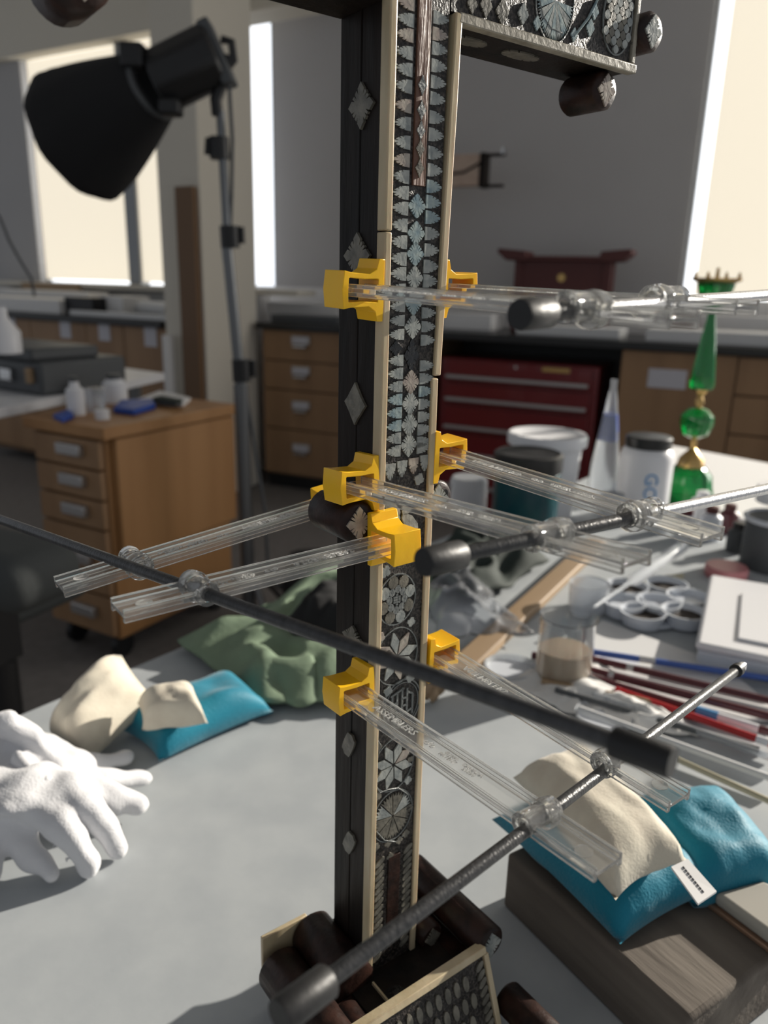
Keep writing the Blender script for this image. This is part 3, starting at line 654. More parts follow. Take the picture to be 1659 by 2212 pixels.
# ---- bottles and jars
o, p, r, h = standing('teal_jar', 1128, 1160, 985, 140, Z, [(.92, 0), (1, .03), (1, .82), (.9, .86), (.9, 1)], 'jar_teal', 'dark teal plastic jar with black screw lid', 'jar')
MB().lathe([(r * 1.02, h * .84), (r * 1.04, h * .86), (r * 1.04, h * 1.03), (r * .95, h * 1.05), (r * .9, h * 1.04), (r * .3, h * 1.04)], 32, flute=.008, nf=32).build('lid', 'jar_dark', o)
o, p, r, h = standing('white_bucket', 1168, 1110, 940, 150, Z, [(.86, 0), (1, .95), (1, 1)], 'white_plastic', 'white plastic bucket with lid behind the teal jar', 'bucket')
MB().lathe([(r * 1.02, h * .9), (r * 1.12, h * .9), (r * 1.13, h), (r * 1.08, h * 1.03), (r * .95, h * 1.03), (r * .9, h * 1.015), (r * .2, h * 1.015)], 32).build('lid', 'white_plastic', o)
standing('glass_jar', 1010, 1100, 1030, 80, Z, [(1, 0), (1, .9), (.9, 1)], 'frosted', 'pale translucent jar partly hidden behind the clamp bars', 'jar')
o, p, r, h = standing('caulking_tube', 1298, 1085, 820, 64, Z, [(.6, 0), (1, .05), (.95, .3), (.62, .6), (.28, .88), (.18, .93), (.2, 1)], 'frosted', 'tall translucent tube with pointed cone nozzle', 'tube')
MB().lathe([(r * .64, h * .52), (r * .60, h * .6), (r * .45, h * .73)], 24, M=Matrix.Translation((r*.03, 0, 0))).build('blue_print', 'blue', o)
o, p, r, h = standing('white_canister', 1382, 1110, 965, 112, Z, [(.98, 0), (1, .03), (1, .86), (.94, .95), (.8, 1)], 'white_plastic', 'white canister with black lid and blue vertical lettering', 'canister')
MB().lathe([(r * .84, h), (r * .86, h * 1.01), (r * .86, h * 1.14), (r * .8, h * 1.16)], 32).build('lid', 'jar_dark', o)
fd = (CAMLOC - p); fd.z = 0; fd.normalize(); sd2 = Vector((-fd.y, fd.x, 0))
ang = R(14); f2_ = (fd * math.cos(ang) + sd2 * math.sin(ang)); s3 = Vector((-f2_.y, f2_.x, 0))
# letters run up the canister: local x = up, local y = -side
lettering('GO', h * .26, .002, 'blue_mark', 'lettering', o, frame(f2_ * (r * 1.0) + Vector((0, 0, h * .50)), Vector((0, 0, -1)), s3, f2_))
standing('dropper_bottle', 1318, 1130, 1040, 56, Z, [(1, 0), (1, .55), (.85, .62), (.85, .72), (.2, .78), (.12, 1)], 'frosted', 'small translucent dropper bottle in front of the cone tube', 'bottle')
# candlestick
p = onz(1480, 1085, Z); H = ztop(p, 628) - Z; u = mpp(p + Vector((0, 0, .15)))
def Hz(y): return (ztop(p, y) - Z)
t = thing('green_candlestick', 'tall green glass candlestick with gilt joints', 'candlestick', Matrix.Translation(p))
MB().lathe([(58 * u, 0), (60 * u, .006), (50 * u, Hz(1050)), (46 * u, Hz(1022)), (28 * u, Hz(1005))], 36, flute=.04, nf=12).build('foot', 'green_glass', t)
MB().lathe([(30 * u, Hz(1010)), (26 * u, Hz(990)), (6 * u, Hz(968)), (8 * u, Hz(955)), (5 * u, Hz(942))], 24).build('gilt_joint', 'gold', t)
MB().lathe([(8 * u, Hz(947)), (26 * u, Hz(938)), (34 * u, Hz(915)), (33 * u, Hz(898)), (20 * u, Hz(884)), (7 * u, Hz(880))], 24, flute=.03, nf=12).build('ball', 'green_glass', t)
MB().lathe([(7 * u, Hz(883)), (10 * u, Hz(868)), (5 * u, Hz(856)), (14 * u, Hz(845)), (16 * u, Hz(836))], 24).build('gilt_joint', 'gold', t)
MB().lathe([(22 * u, Hz(840)), (26 * u, Hz(832)), (22 * u, Hz(790)), (15 * u, Hz(730)), (9 * u, Hz(690)), (8 * u, Hz(672))], 24, flute=.03, nf=8).build('stem', 'green_glass', t)
MB().lathe([(8 * u, Hz(675)), (14 * u, Hz(665)), (30 * u, Hz(640)), (36 * u, Hz(612))], 24, flute=.04, nf=12).build('cup', 'green_glass', t)
MB().lathe([(34 * u, Hz(612)), (48 * u, Hz(606)), (49 * u, Hz(601)), (30 * u, Hz(601))], 24).build('drip_pan', 'gold', t)
for k_ in range(8):
    a = k_ * math.pi / 4; MB().lathe([(3.5 * u, Hz(604)), (4 * u, Hz(598)), (1.5 * u, Hz(588))], 8, Matrix.Translation((45 * u * math.cos(a), 45 * u * math.sin(a), 0))).build('bead', 'gold', t)
MB().lathe([(5 * u, Hz(600)), (3 * u, Hz(578))], 8).build('spike', 'gold', t)
# row of little paint bottles by the candlestick
for i, (px, py, yt, wd_, m, cap, lb) in enumerate([
    (1512, 1118, 1062, 44, 'white_plastic', 'white_plastic', 'short white paint jar at the foot of the candlestick'),
    (1475, 1165, 1100, 46, 'palette_plastic', 'maroon', 'clear paint bottle left of the dark mug'),
    (1530, 1165, 1095, 44, 'palette_plastic', 'brown_red', 'paint bottle with brown cap left of the dark mug'),
    (1570, 1150, 1090, 40, 'maroon', 'brown_red', 'dark red paint bottle behind the others'),
    (1590, 1190, 1130, 46, 'dark_grey', 'jar_dark', 'small dark bottle directly beside the mug'),
    (1425, 1150, 1105, 40, 'palette_plastic', 'maroon', 'paint bottle behind the clamp bar tip')]):
    o, p, r, h = standing('paint_bottle', px, py, yt, wd_, Z, [(1, 0), (1, .7), (.6, .8), (.6, .85)], m, lb, 'bottle', n=20, group='small paint bottles on the right of the table')
    MB().lathe([(r * .62, h * .82), (r * .62, h), (r * .5, h * 1.02)], 16).build('cap', cap, o)
o, p, r, h = standing('dark_mug', 1665, 1225, 1120, 130, Z, [(.95, 0), (1, .05), (1, .95), (.97, 1)], 'dark_grey', 'dark grey round tub at the right edge', 'tub')
MB().lathe([(r * 1.06, h * .95), (r * 1.1, h * 1.0), (r * 1.0, h * 1.04), (r * .92, h * .99)], 32).build('rim', 'palette_plastic', o)
o, p, r, h = standing('white_tape_roll', 1680, 1085, 1050, 90, Z + .09, [(1, 0), (1, 1)], 'white_plastic', 'white tape roll at the right edge above the tub', 'tape roll')
standing('pink_lid', 1567, 1245, 1222, 88, Z, [(.95, 0), (1, .15), (1, .85), (.95, 1)], 'pink', 'round pink jar lid lying on the table', 'lid')
flat('yellow_card', [(1385, 1248), (1392, 1282), (1470, 1278), (1478, 1240)], Z + .001, .001, 'card_yellow', 'small pale yellow paper card near the paint wells', 'card', bevel=0)
# beaker
p = onz(1214, 1470, Z); r = 59 * mpp(p); h = ztop(p, 1330) - Z
t = thing('glass_beaker', 'glass beaker half filled with milky tan liquid', 'beaker', Matrix.Translation(p))
MB().lathe([(.002, .001), (r * .93, .001), (r, .004), (r, h * .96), (r * 1.06, h), (r * 1.03, h * 1.004), (r * .955, h * .955), (r * .955, .005), (r * .9, .003), (.002, .003)], 40).build('glass_wall', 'glass', t)
MB().lathe([(.002, .0035), (r * .94, .0055), (r * .945, h * .52), (.002, h * .52)], 40).build('liquid', 'tan_liquid', t)
def dish(name, px, py, wpx, hpx, m, label, cat, fill=None):
    p = onz(px, py, Z + .001); r = wpx / 2 * mpp(p); h = hpx * mpp(p); tt = .0018
    t = thing(name, label, cat, Matrix.Translation(p))
    MB().lathe([(.002, 0), (r * .92, 0), (r * .97, .002), (r, h), (r * 1.02, h * 1.03), (r - tt, h), (r * .93 - tt, tt), (.002, tt)], 36).build('dish_wall', m, t)
    if fill: MB().lathe([(.002, tt), (r * .9, tt), (r * .92, h * .35), (.002, h * .35)], 30).build('contents', fill, t)
    return t
dish('watch_glass', 1102, 1452, 112, 16, 'frosted', 'shallow clear dish left of the beaker', 'dish', 'palette_plastic')
dish('petri_dish', 1303, 1560, 122, 20, 'frosted', 'clear round dish lying behind the thick black rod', 'dish', 'palette_plastic')
dish('plastic_cup', 1268, 1318, 84, 62, 'frosted', 'translucent plastic cup behind the beaker', 'cup')
# palette with wells
p = onz(1400, 1340, Z); t = thing('paint_palette', 'white flower-shaped paint palette with dark pigments in its wells', 'palette', Matrix.Translation(p))
pm = mpp(p); 
MB().lathe([(.002, .004), (60 * pm, .004), (60 * pm, .007), (.002, .007)], 30).build('palette_base', 'palette_plastic', t)
for i, (px, py, dk_) in enumerate([(1352, 1295, 1), (1437, 1290, 1), (1345, 1330, 0), (1420, 1330, 0), (1484, 1318, 0), (1385, 1352, 1), (1475, 1352, 1)]):
    c = onz(px, py, Z) - p; rr = 46 * pm
    wl_ = MB().lathe([(rr * .5, .001), (rr * .85, .003), (rr, .020), (rr * 1.06, .021), (rr * .95, .0205), (rr * .78, .006), (.002, .004)], 28, Matrix.Translation((c.x, c.y, 0))).build('well', 'palette_plastic', t)
    MB().lathe([(.002, .0045), (rr * .74, .0062), (rr * .86, .013), (.002, .014)], 24, Matrix.Translation((c.x, c.y, 0))).build('pigment' if dk_ else 'dried_paint', 'pigment' if dk_ else 'palette_plastic', wl_)
# white box
q = [onz(1500, 1440, Z), onz(1700, 1500, Z)]
p = q[0]; hbx = ztop(p, 1385) - Z
a = onz(1503, 1388, Z + hbx); b = onz(1612, 1248, Z + hbx); c = onz(1760, 1440, Z + hbx)
ax_ = (c - a); ax_.z = 0; ay_ = (b - a); ay_.z = 0; axn = ax_.normalized(); ayn = Vector((-axn.y, axn.x, 0))
t = thing('white_case', 'white plastic case with rounded lid at the right edge', 'case', frame(Vector((a.x, a.y, Z)), axn, ayn, Vector((0, 0, 1))))
ly = ay_.length * .95; lx_ = ax_.length
MB().box((.003, .003, 0), (lx_, ly, hbx * .72)).build('tray', 'palette_plastic', t, bevel=.004)
MB().box((0, 0, hbx * .72), (lx_, ly, hbx)).build('lid', 'white_plastic', t, bevel=.007, bseg=4)
MB().box((lx_ * .35, ly * .12, hbx), (lx_, ly * .75, hbx + .003)).build('raised_panel', 'white_plastic', t, bevel=.0025, bseg=3)
# pipette / paint brush handle pale blue
def stick(name, a, b, r, m, label, cat, za=.006, zb=.006, parts=(), group=None, n=10):
    A = onz(a[0], a[1], Z + za); B = onz(b[0], b[1], Z + zb); d = (B - A); ln = d.length; M = axframe(A, d)
    t = thing(name, label, cat, M, group)
    rr = r if isinstance(r, list) else [(r, 0), (r, 1)]
    MB().lathe([(q_[0], q_[1] * ln) for q_ in rr], n).build('shaft', m, t)
    for (nm, f0, f1, r0, r1, mm) in parts: MB().lathe([(r0, f0 * ln), (r1, f1 * ln)], n).build(nm, mm, t)
    return t
stick('syringe', (1285, 1310), (1475, 1180), [(.002, 0), (.003, .35), (.0085, .4), (.0085, 1)], 'frosted', 'pale blue translucent syringe leaning across the palette', 'syringe', .03, .045)
stick('metal_rod', (1462, 1640), (1700, 1748), .0026, 'brass_tube', 'thin pale metal rod leaving the frame at right', 'rod', .012, .012)
pen = [
 ('pencil', (1190, 1395), (1690, 1470), .0036, 'blue_pencil', 'blue pencil nearest to the white case', [('ferrule', .40, .47, .0038, .0038, 'steel')]),
 ('paint_brush', (1180, 1400), (1690, 1520), .0038, 'maroon', 'dark red brush handle beside the blue pencil', [('ferrule', .25, .4, .003, .004, 'steel')]),
 ('paint_brush', (1150, 1415), (1690, 1555), .0042, 'maroon', 'thicker maroon brush handle in the middle of the row', [('ferrule', .2, .36, .003, .0044, 'steel')]),
 ('paint_brush', (1240, 1452), (1690, 1590), .0038, 'maroon', 'maroon brush with blue band and white end', [('band', .62, .72, .0041, .0041, 'blue_mark'), ('end', .72, .9, .004, .004, 'white_plastic')]),
 ('pencil', (1330, 1490), (1690, 1615), .0036, 'red_pencil', 'bright red pencil at the right of the brushes', [('end', .86, .93, .0038, .0038, 'white_plastic')]),
 ('glass_rod', (1280, 1500), (1690, 1645), .0034, 'frosted', 'clear glass stirring rod below the red pencil', []),
 ('paint_brush', (1170, 1470), (1420, 1520), .0032, 'tan_wood', 'tan brush handle lying on the paper', []),
 ('spatula', (1200, 1445), (1310, 1480), [(.001, 0), (.006, .3), (.006, .6), (.002, 1)], 'steel', 'small shiny steel spatula on the paper', []),
 ('paint_brush', (1200, 1490), (1640, 1620), .003, 'dark_grey', 'dark grey brush handle near the paper edge', []),
 ('pencil', (1250, 1530), (1690, 1690), .003, 'pad_paper', 'pale grey stick closest to the metal rod', []),
]
for nm, a, b, r, m, lb, pr_ in pen:
    stick(nm, a, b, r, m, lb, 'brush' if 'brush' in nm else ('pencil' if 'pencil' in nm else nm.replace('_', ' ')), .011, .011, pr_, group='brushes and pencils on the right of the table')
flat('paper_pad', [(1215, 1420), (1300, 1345), (1560, 1440), (1700, 1560), (1500, 1560)], Z + .001, .004, 'pad_paper', 'pale grey paper sheet under the brushes', 'paper')
drape('tissue', [(1090, 1475), (1230, 1545), (1400, 1530), (1270, 1395)], 'tissue', 'crumpled white tissue spread between beaker and brushes', 'tissue', amp=.007, seed=31, base=.004, thick=.0006)
drape('tissue', [(1235, 1500), (1380, 1590), (1530, 1590), (1370, 1500)], 'tissue', 'second crumpled white tissue near the round dish', 'tissue', amp=.007, seed=37, base=.004, thick=.0006)

# ================================================================== CROSS
AZ = R(53)
XL = Vector((math.sin(AZ), math.cos(AZ), 0)); YL = Vector((-XL.y, XL.x, 0)); ZL = Vector((0, 0, 1))
O0 = Vector((-.00306, .32038, 0)); XM = frame(O0, XL, YL, ZL)
cross = thing('inlaid_cross', 'dark wooden altar cross inlaid with mother of pearl and edged in ivory', 'cross', XM)
CR = cross
def fp(px, py, y=0.0):   # photo pixel to cross front face coordinates
    p = onp(px, py, O0 + YL * y, YL) - O0; return (p.dot(XL), p.z)
def sp_(px, py, x=0.0):
    p = onp(px, py, O0 + XL * x, XL) - O0; return (p.dot(YL), p.z)
W_ = .0328; D_ = .0325
xz = Matrix.Rotation(R(90), 4, 'X')      # prism xy -> xz plane, depth along -y
# side body: two boards with a groove
MB().box((.0006, .0035, .775), (W_ - .0006, .0175, 1.30)).build('body_board', 'ebony', CR, bevel=.0005)
MB().box((.0006, .0180, .775), (W_ - .0006, D_, 1.30)).build('body_board', 'ebony', CR, bevel=.0005)
MB().box((.003, .016, .775), (W_ - .003, .0195, 1.299)).build('body_core', 'ebony', CR)
# front panel ground
MB().box((.0034, .0004, .785), (.0294, .0036, 1.30)).build('front_ground', 'lacquer', CR, bevel=.0002)
# ivory bars
def bar_pts(x0, x1, z0, z1, y0, y1, wob=.0004, n=14, seed=0, lean0=0, lean1=0):
    m = MB(); V = []
    for i in range(n + 1):
        t_ = i / n; z = z0 + (z1 - z0) * t_; a = noise.noise(Vector((t_ * 6, seed, 0))) * wob; le = lean0 + (lean1 - lean0) * t_
        V += [(x0 + le + a, y0 + a, z), (x1 + le + a * .3, y0 + a, z), (x1 + le, y1, z), (x0 + le, y1, z)]
    Fc = [(3, 2, 1, 0), tuple(range(4 * n, 4 * n + 4))]
    for i in range(n):
        for k_ in range(4): Fc.append((4 * i + k_, 4 * i + (k_ + 1) % 4, 4 * i + 4 + (k_ + 1) % 4, 4 * i + 4 + k_))
    return m.add(V, Fc)
zc = fp(822, 498)[1]; zc0 = fp(822, 470)[1]
bar_pts(0, .0034, .789, zc - .0003, -.0012, .0046, seed=1).build('ivory_bar', 'ivory', CR, bevel=.0006, bseg=3)
bar_pts(0, .0034, zc + .0001, 1.30, -.0012, .0046, seed=2).build('ivory_bar', 'ivory', CR, bevel=.0006, bseg=3)
zb = fp(940, 813)[1]
bar_pts(.0292, .0328, .787, zb - .0008, -.0010, .0044, seed=3, lean1=-.0018).build('ivory_bar', 'ivory', CR, bevel=.0006, bseg=3)
bar_pts(.0292, .0328, zb + .0004, fp(985, 28)[1], -.0014, .0042, seed=4, lean0=-.0008, lean1=.0022).build('ivory_bar', 'ivory', CR, bevel=.0006, bseg=3)
# --- inlays
def inlay(poly, m='shell', name='shell_inlay', h=.0007, M=None, y=.0004):
    b = MB().prism(poly, 0, h, (M or (Matrix.Translation((0, y, 0)) @ xz)))
    return b.build(name, m, CR, smooth=0)
def slit_outline(fn, a0, a1, slits, n, depth, wd_):
    """outline points for angles a0..a1 of the smooth curve fn(a)->(x,z,cx,cz), with narrow slits cut towards the centre"""
    A = [(a0 + (a1 - a0) * i / n, 0) for i in range(n + 1)]
    for q_ in slits: A = [t_ for t_ in A if abs(t_[0] - q_) > wd_ * 1.3] + [(q_ - wd_, 0), (q_, 1), (q_ + wd_, 0)]
    A.sort(); P = []
    for a, f in A:
        x, z, ox, oz = fn(a); k_ = depth * random.uniform(.7, 1.15) if f else random.uniform(-.02, .02)
        P.append((x + (ox - x) * k_, z + (oz - z) * k_))
    return P
def leaf(cx, cz, w, h, side, j=0, teeth=6):
    fl = cx - side * w * .48; tilt = random.uniform(-.25, .25)
    def fn(a):
        c, s_ = math.cos(a), math.sin(a); rr = 1 + .16 * max(0, c) ** 8 - .05 * abs(math.sin(2 * a))
        return (fl + side * w * .93 * abs(c) ** .8 * rr, cz + h * .52 * math.copysign(abs(s_) ** .85, s_) + tilt * h * .1 * c, fl + side * w * .30, cz)
    sl = [R(-72 + 144 * (q_ + .5) / teeth) + random.uniform(-.06, .06) for q_ in range(teeth)]
    return slit_outline(fn, -math.pi / 2, math.pi / 2, sl, 12, .34, .075)
def star(cx, cz, rx, rz, n=28, p=.9, cut=.24):
    def fn(a):
        c, s_ = math.cos(a), math.sin(a); rr = 1 / ((abs(c)) ** p + (abs(s_)) ** p) ** (1 / p)
        return (cx + rx * c * rr, cz + rz * s_ * rr, cx, cz)
    if cut < .08: sl = []
    elif n >= 24: sl = [R(90 * q_ + d_) + random.uniform(-.04, .04) for q_ in range(4) for d_ in (24, 45, 66)]
    else: sl = [R(90 * q_ + d_) for q_ in range(4) for d_ in (30, 60)]
    P = slit_outline(fn, 0.001, 2 * math.pi - .001, sl, 24, min(.55, cut * 1.9), .07)
    return P
def zpy(py): return fp(880 - (py - 700) * .03, py)[1]
shells = ['shell', 'shell', 'shell', 'shell_blue', 'shell_pink', 'shell']
ys = [12, 48, 80, 118, 154, 190, 232, 270, 310, 348, 384, 418, 452, 488, 524, 560, 592, 625, 662, 692, 722, 752, 778, 806, 834, 862, 890, 918, 945, 972]
cxl, cxm, cxr = .0083, .0163, .0244
for i, y in enumerate(ys):
    z = zpy(y); dz_ = abs(zpy(y) - zpy(y + (34 if y < 600 else 28)))
    if 752 <= y <= 760: continue
    inlay(leaf(cxl, z, .0072, dz_ * .84, -1), random.choice(shells))
    if y != 752: inlay(leaf(cxr, zpy(y + 14) if y < 972 else z, .0072, dz_ * .84, 1), random.choice(shells))
# wooden filler in upper middle
zf = zpy(400)
MB().box((.0135, -.0006, zf), (.0198, .0006, 1.30)).build('wood_filler', 'redwood', CR, bevel=.0002)
for y in (182, 236, 280, 320, 362): inlay(star(cxm, zpy(y), .0022, .0036, 12), 'shell_line' if y < 300 else 'shell_dull', 'small_inlay', h=.0005, y=-.0006)
for y in (444, 503, 548, 600, 655, 706, 826, 872, 918, 962):
    inlay(star(cxm, zpy(y), .0045, abs(zpy(y) - zpy(y + 27)), 28, 1.15, .28), random.choice(shells))
inlay(star(cxm, zpy(768), .0040, abs(zpy(768) - zpy(806)), 16, 1), 'tar', 'missing_inlay_hole', h=.0004)
inlay(star(cxl - .0005, zpy(752), .0036, .0032, 16, 1), 'tar', 'missing_inlay_hole', h=.0004)
for i in range(4):
    x = .0066 + i * .0064; z = zpy(1008 + (2 - i) * 3)
    q_ = leaf(0, 0, .0068, .0056, -1); inlay([(x + pz * .95, z + px * 1.0) for px, pz in q_], random.choice(shells))
# slanted dark band + small cross flower
def flower(cx, cz, r, m='shell', rot=0, n=4):
    pts = []
    for i in range(24):
        a = 2 * math.pi * i / 24; rr = r * (.62 + .38 * abs(math.cos(n / 2 * (a + rot))) ** .6) * (1 - .12 * (i % 2)); pts.append((cx + rr * math.cos(a), cz + rr * math.sin(a)))
    inlay(pts, m, 'small_inlay')
def F(px, py): return fp(px, py)
for (px, py, r_, m) in ((905, 1035, .0030, 'shell'), (832, 1235, .0032, 'shell'), (888, 1343, .0026, 'shell'), (822, 1377, .0027, 'shell_pink'), (838, 1493, .0028, 'shell'), (886, 1463, .0030, 'shell'),
                        (815, 1615, .0030, 'shell_dull'), (881, 1685, .0026, 'shell'), (815, 1720, .0028, 'shell_dull'), (876, 1800, .0026, 'shell_dull'), (838, 1412, .0022, 'shell_dull'), (886, 1640, .0020, 'shell_dull'), (884, 1745, .0024, 'shell_dull'), (812, 1830, .0026, 'shell_dull')):
    x, z = F(px, py); flower(x, z, r_, m, random.random())
# quatrefoil panel around (865,1120)
cx, cz = F(866, 1112)
for a in (45, 135, 225, 315):
    pts = []
    for k_ in range(14):
        g = 2 * math.pi * k_ / 14; rx, rz = .0062, .0030; x, z = rx * math.cos(g), rz * math.sin(g) * (1 - .12 * (k_ % 2))
        ca, sa = math.cos(R(a)), math.sin(R(a)); pts.append((cx + .0075 * ca + x * ca - z * sa, cz + .0062 * sa + x * sa + z * ca))
    inlay(pts, random.choice(shells), 'petal')
# rosettes -----------------------------------------------------------
def ring(cx, cz, rx, rz, wdt, m='shell_line', name='ring', h=.0006, n=40):
    b = MB(); V = []; 
    for r_ in (1, 0):
        for d in (0, h):
            for i in range(n):
                a = 2 * math.pi * i / n; V.append((cx + (rx - wdt * r_) * math.cos(a), .0004 - d, cz + (rz - wdt * r_) * math.sin(a)))
    Fc = []
    for i in range(n):
        j = (i + 1) % n; i0, i1, o0, o1 = i, n + i, 2 * n + i, 3 * n + i; j0, j1, q0, q1 = j, n + j, 2 * n + j, 3 * n + j
        Fc += [(i1, j1, q1, o1), (i0, i1, o1, o0)[:0] or (i0, j0, j1, i1), (o0, o1, q1, q0), (i0, o0, q0, j0)]
    return b.add(V, Fc).build(name, m, CR)
def petal_oval(cx, cz, d, a, rl, rw, m, name='petal', notch=.1, n=14):
    pts = []; ca, sa = math.cos(a), math.sin(a)
    for k_ in range(n):
        g = 2 * math.pi * k_ / n; x = d + rl * math.cos(g); z = rw * math.sin(g) * (1 - notch * (k_ % 2)); pts.append((cx + x * ca - z * sa, cz + x * sa + z * ca))
    inlay(pts, m, name)
# flower oval at (857,1295)
cx, cz = F(857, 1295); RX, RZ = .0112, .0128
ring(cx, cz, RX, RZ, .0006)
for k_ in range(8):
    a = 2 * math.pi * k_ / 8 + .3; pts = []
    px_, pz_ = cx + .0079 * math.cos(a), cz + .0093 * math.sin(a)
    inlay(star(px_, pz_, .0028, .0031, 16, 2, .10), 'shell_dull' if k_ % 3 else 'shell', 'petal')
for k_ in range(8):
    a = 2 * math.pi * k_ / 8 + .7; inlay(star(cx + .0044 * math.cos(a), cz + .0052 * math.sin(a), .0017, .0020, 10, 2, .05), 'shell_line', 'petal')
for i in range(-1, 2):
    for j in range(-2, 3):
        if abs(i) + abs(j) < 3: inlay([(cx + i * .0014 + u_ * .0006, cz + j * .0012 + v_ * .0005) for u_, v_ in ((-1, -1), (1, -1), (1, 1), (-1, 1))], 'shell_line', 'seed')
def rhomb_rosette(px, py, r, n, m1, rot=0, border=None, wid=.36):
    cx, cz = F(px, py)
    if border: ring(cx, cz, border[0], border[1], .0005)
    for k_ in range(n):
        a = 2 * math.pi * k_ / n + rot; b = math.pi / n * .86
        pts = []
        for (rr, aa) in ((.08, 0), (.62, -b), (1.0, -.03), (1.0, .03), (.62, b)):
            pts.append((cx + r * rr * math.cos(a + aa), cz + r * rr * math.sin(a + aa) * 1.06))
        inlay(pts, random.choice(m1), 'petal')
rhomb_rosette(857, 1418, .0122, 8, ['shell', 'shell', 'shell_pink'], .2, (.0126, .0150))
rhomb_rosette(850, 1652, .0122, 8, ['shell', 'shell_pink', 'shell'], .45, (.0128, .0150))
# monogram medallion
cx, cz = F(868, 1521)
ring(cx, cz, .0118, .0135, .0007); ring(cx, cz, .0102, .0118, .0004)
def bar2(x0, z0, x1, z1, wd_=.0010):
    d = Vector((x1 - x0, z1 - z0)); n_ = Vector((-d.y, d.x)).normalized() * wd_ / 2
    inlay([(cx + x0 - n_.x, cz + z0 - n_.y), (cx + x1 - n_.x, cz + z1 - n_.y), (cx + x1 + n_.x, cz + z1 + n_.y), (cx + x0 + n_.x, cz + z0 + n_.y)], 'shell_line', 'monogram_stroke')
for s_ in ((-.007, .006, .001, .0085), (-.006, .006, -.006, -.006), (-.003, .007, -.003, -.008), (-.006, .001, -.003, .002), (0, .009, 0, -.007), (.003, .008, .003, -.004), (.0, .003, .003, .003), (.0, -.001, .003, -.001), (.0065, .004, .0065, -.007), (.003, .006, .0065, .004), (.0, -.006, .0065, -.004), (-.0065, -.003, -.003, -.002)): bar2(*s_)
# wheel rosette
cx, cz = F(848, 1762); ring(cx, cz, .0128, .0150, .0005)
for k_ in range(9):
    a0_ = 2 * math.pi * k_ / 9 + .25; a1_ = a0_ + 2 * math.pi / 9 - .06; pts = [(cx + .0006 * math.cos((a0_ + a1_) / 2), cz + .0006 * math.sin((a0_ + a1_) / 2))]
    for i in range(9):
        a = a0_ + (a1_ - a0_) * i / 8; rr = .0122 * (1 - (.16 if i % 2 else 0)); pts.append((cx + rr * math.cos(a) * .95, cz + rr * math.sin(a) * 1.1))
    inlay(pts, random.choice(['shell', 'shell_dull', 'shell']), 'petal')
# vine lines
def wire(pts, r=.00035, name='vine_line', m='shell_line'):
    MB().tube([(x, -.0001, z) for x, z in pts], r, 6).build(name, m, CR)
wire([F(812, 1640), F(808, 1690), F(820, 1712), F(840, 1705), F(860, 1702), F(880, 1715), F(886, 1730)])
wire([F(810, 1590), F(822, 1610), F(815, 1640), F(808, 1665)])
wire([F(812, 1795), F(830, 1815), F(855, 1818), F(875, 1800)])
# rope borders at the foot
for side, xx in ((0, .0070), (1, .0252)):
    for k_ in range(15):
        z = zpy(1850 + k_ * 14.5); pts = []
        for g in range(10):
            a = 2 * math.pi * g / 10; x, y = .0036 * math.cos(a), .0016 * math.sin(a); ca, sa = math.cos(R(38)), math.sin(R(38)); pts.append((xx + x * ca - y * sa, z + x * sa + y * ca))
        inlay(pts, 'shell_dull', 'rope_bead')
for (px, py) in ((838, 1822), (862, 1815), (842, 1850)): flower(*F(px, py), .0024, 'shell_dull')
MB().box((.0125, -.0004, zpy(2040)), (.0200, .0006, zpy(1850))).build('wood_filler', 'dowel_wood', CR, bevel=.0002)
# side inlays on left face
sideM = Matrix(((0, 0, -1, 0), (1, 0, 0, 0), (0, 1, 0, 0), (0, 0, 0, 1)))   # poly xy -> y,z ; depth -> -x
for (px, py, ry, rz, m, cut) in ((781, 228, .0085, .0085, 'shell_dull', .18), (772, 552, .0095, .0090, 'shell_dull', .2), (768, 872, .0080, .0092, 'shell_dull', .06), (762, 1378, .0085, .0065, 'shell_dull', .25)):
    y, z = sp_(px, py, 0); MB().prism(star(y, z, ry, rz, 24, .95, cut), -.0007, .0006, sideM).build('shell_inlay', m, CR, smooth=0)
for (px, py) in ((754, 1608), (755, 1820)):
    y, z = sp_(px, py, 0); pts = []
    for g in range(16):
        a = 2 * math.pi * g / 16; c, s = math.cos(a), math.sin(a); x = .0075 * math.copysign(abs(c) ** .5, c) * (1 - .12 * (g % 2)); yy = .0038 * math.copysign(abs(s) ** .5, s); ca, sa = math.cos(R(115)), math.sin(R(115)); pts.append((y + x * ca - yy * sa, z + x * sa + yy * ca))
    MB().prism(pts, -.0007, .0006, sideM).build('shell_inlay', 'shell_dull', CR, smooth=0)
# dowels
def dowel(x, z, r, y0, y1, parent=CR, inlayed=True, m='dowel_wood', n=24, ip='shell_pink'):
    pr_ = [(r * .3, -.0002), (r * .86, -.0002), (r, .0012), (r, (y1 - y0) - .0015), (r * .88, y1 - y0), (r * .3, y1 - y0)]
    o = MB().lathe(pr_, n, frame((x, y0, z), (1, 0, 0), (0, 0, -1), (0, 1, 0)), flute=.008, nf=7).build('dowel', m, parent, smooth=50)
    if inlayed:
        MB().prism(star(0, 0, r * .72, r * .84, 28, 1.0, .26), -.0002, .0010, Matrix.Translation((x, y0, z)) @ xz).build('dowel_inlay', ip, o, smooth=0)
    return o
dowel(-.0100, 1.0410, .0092, -.0005, .0275)
dowel(.0372, 1.0435, .0095, .0035, .0265, ip='shell')
MB().lathe([(.0022, 0), (.0018, -.004), (.0001, -.004)], 16, frame((.0412, .0028, 1.0462), (1, 0, 0), (0, 0, 1), (0, -1, 0))).build('peg_hole', 'tar', CR)
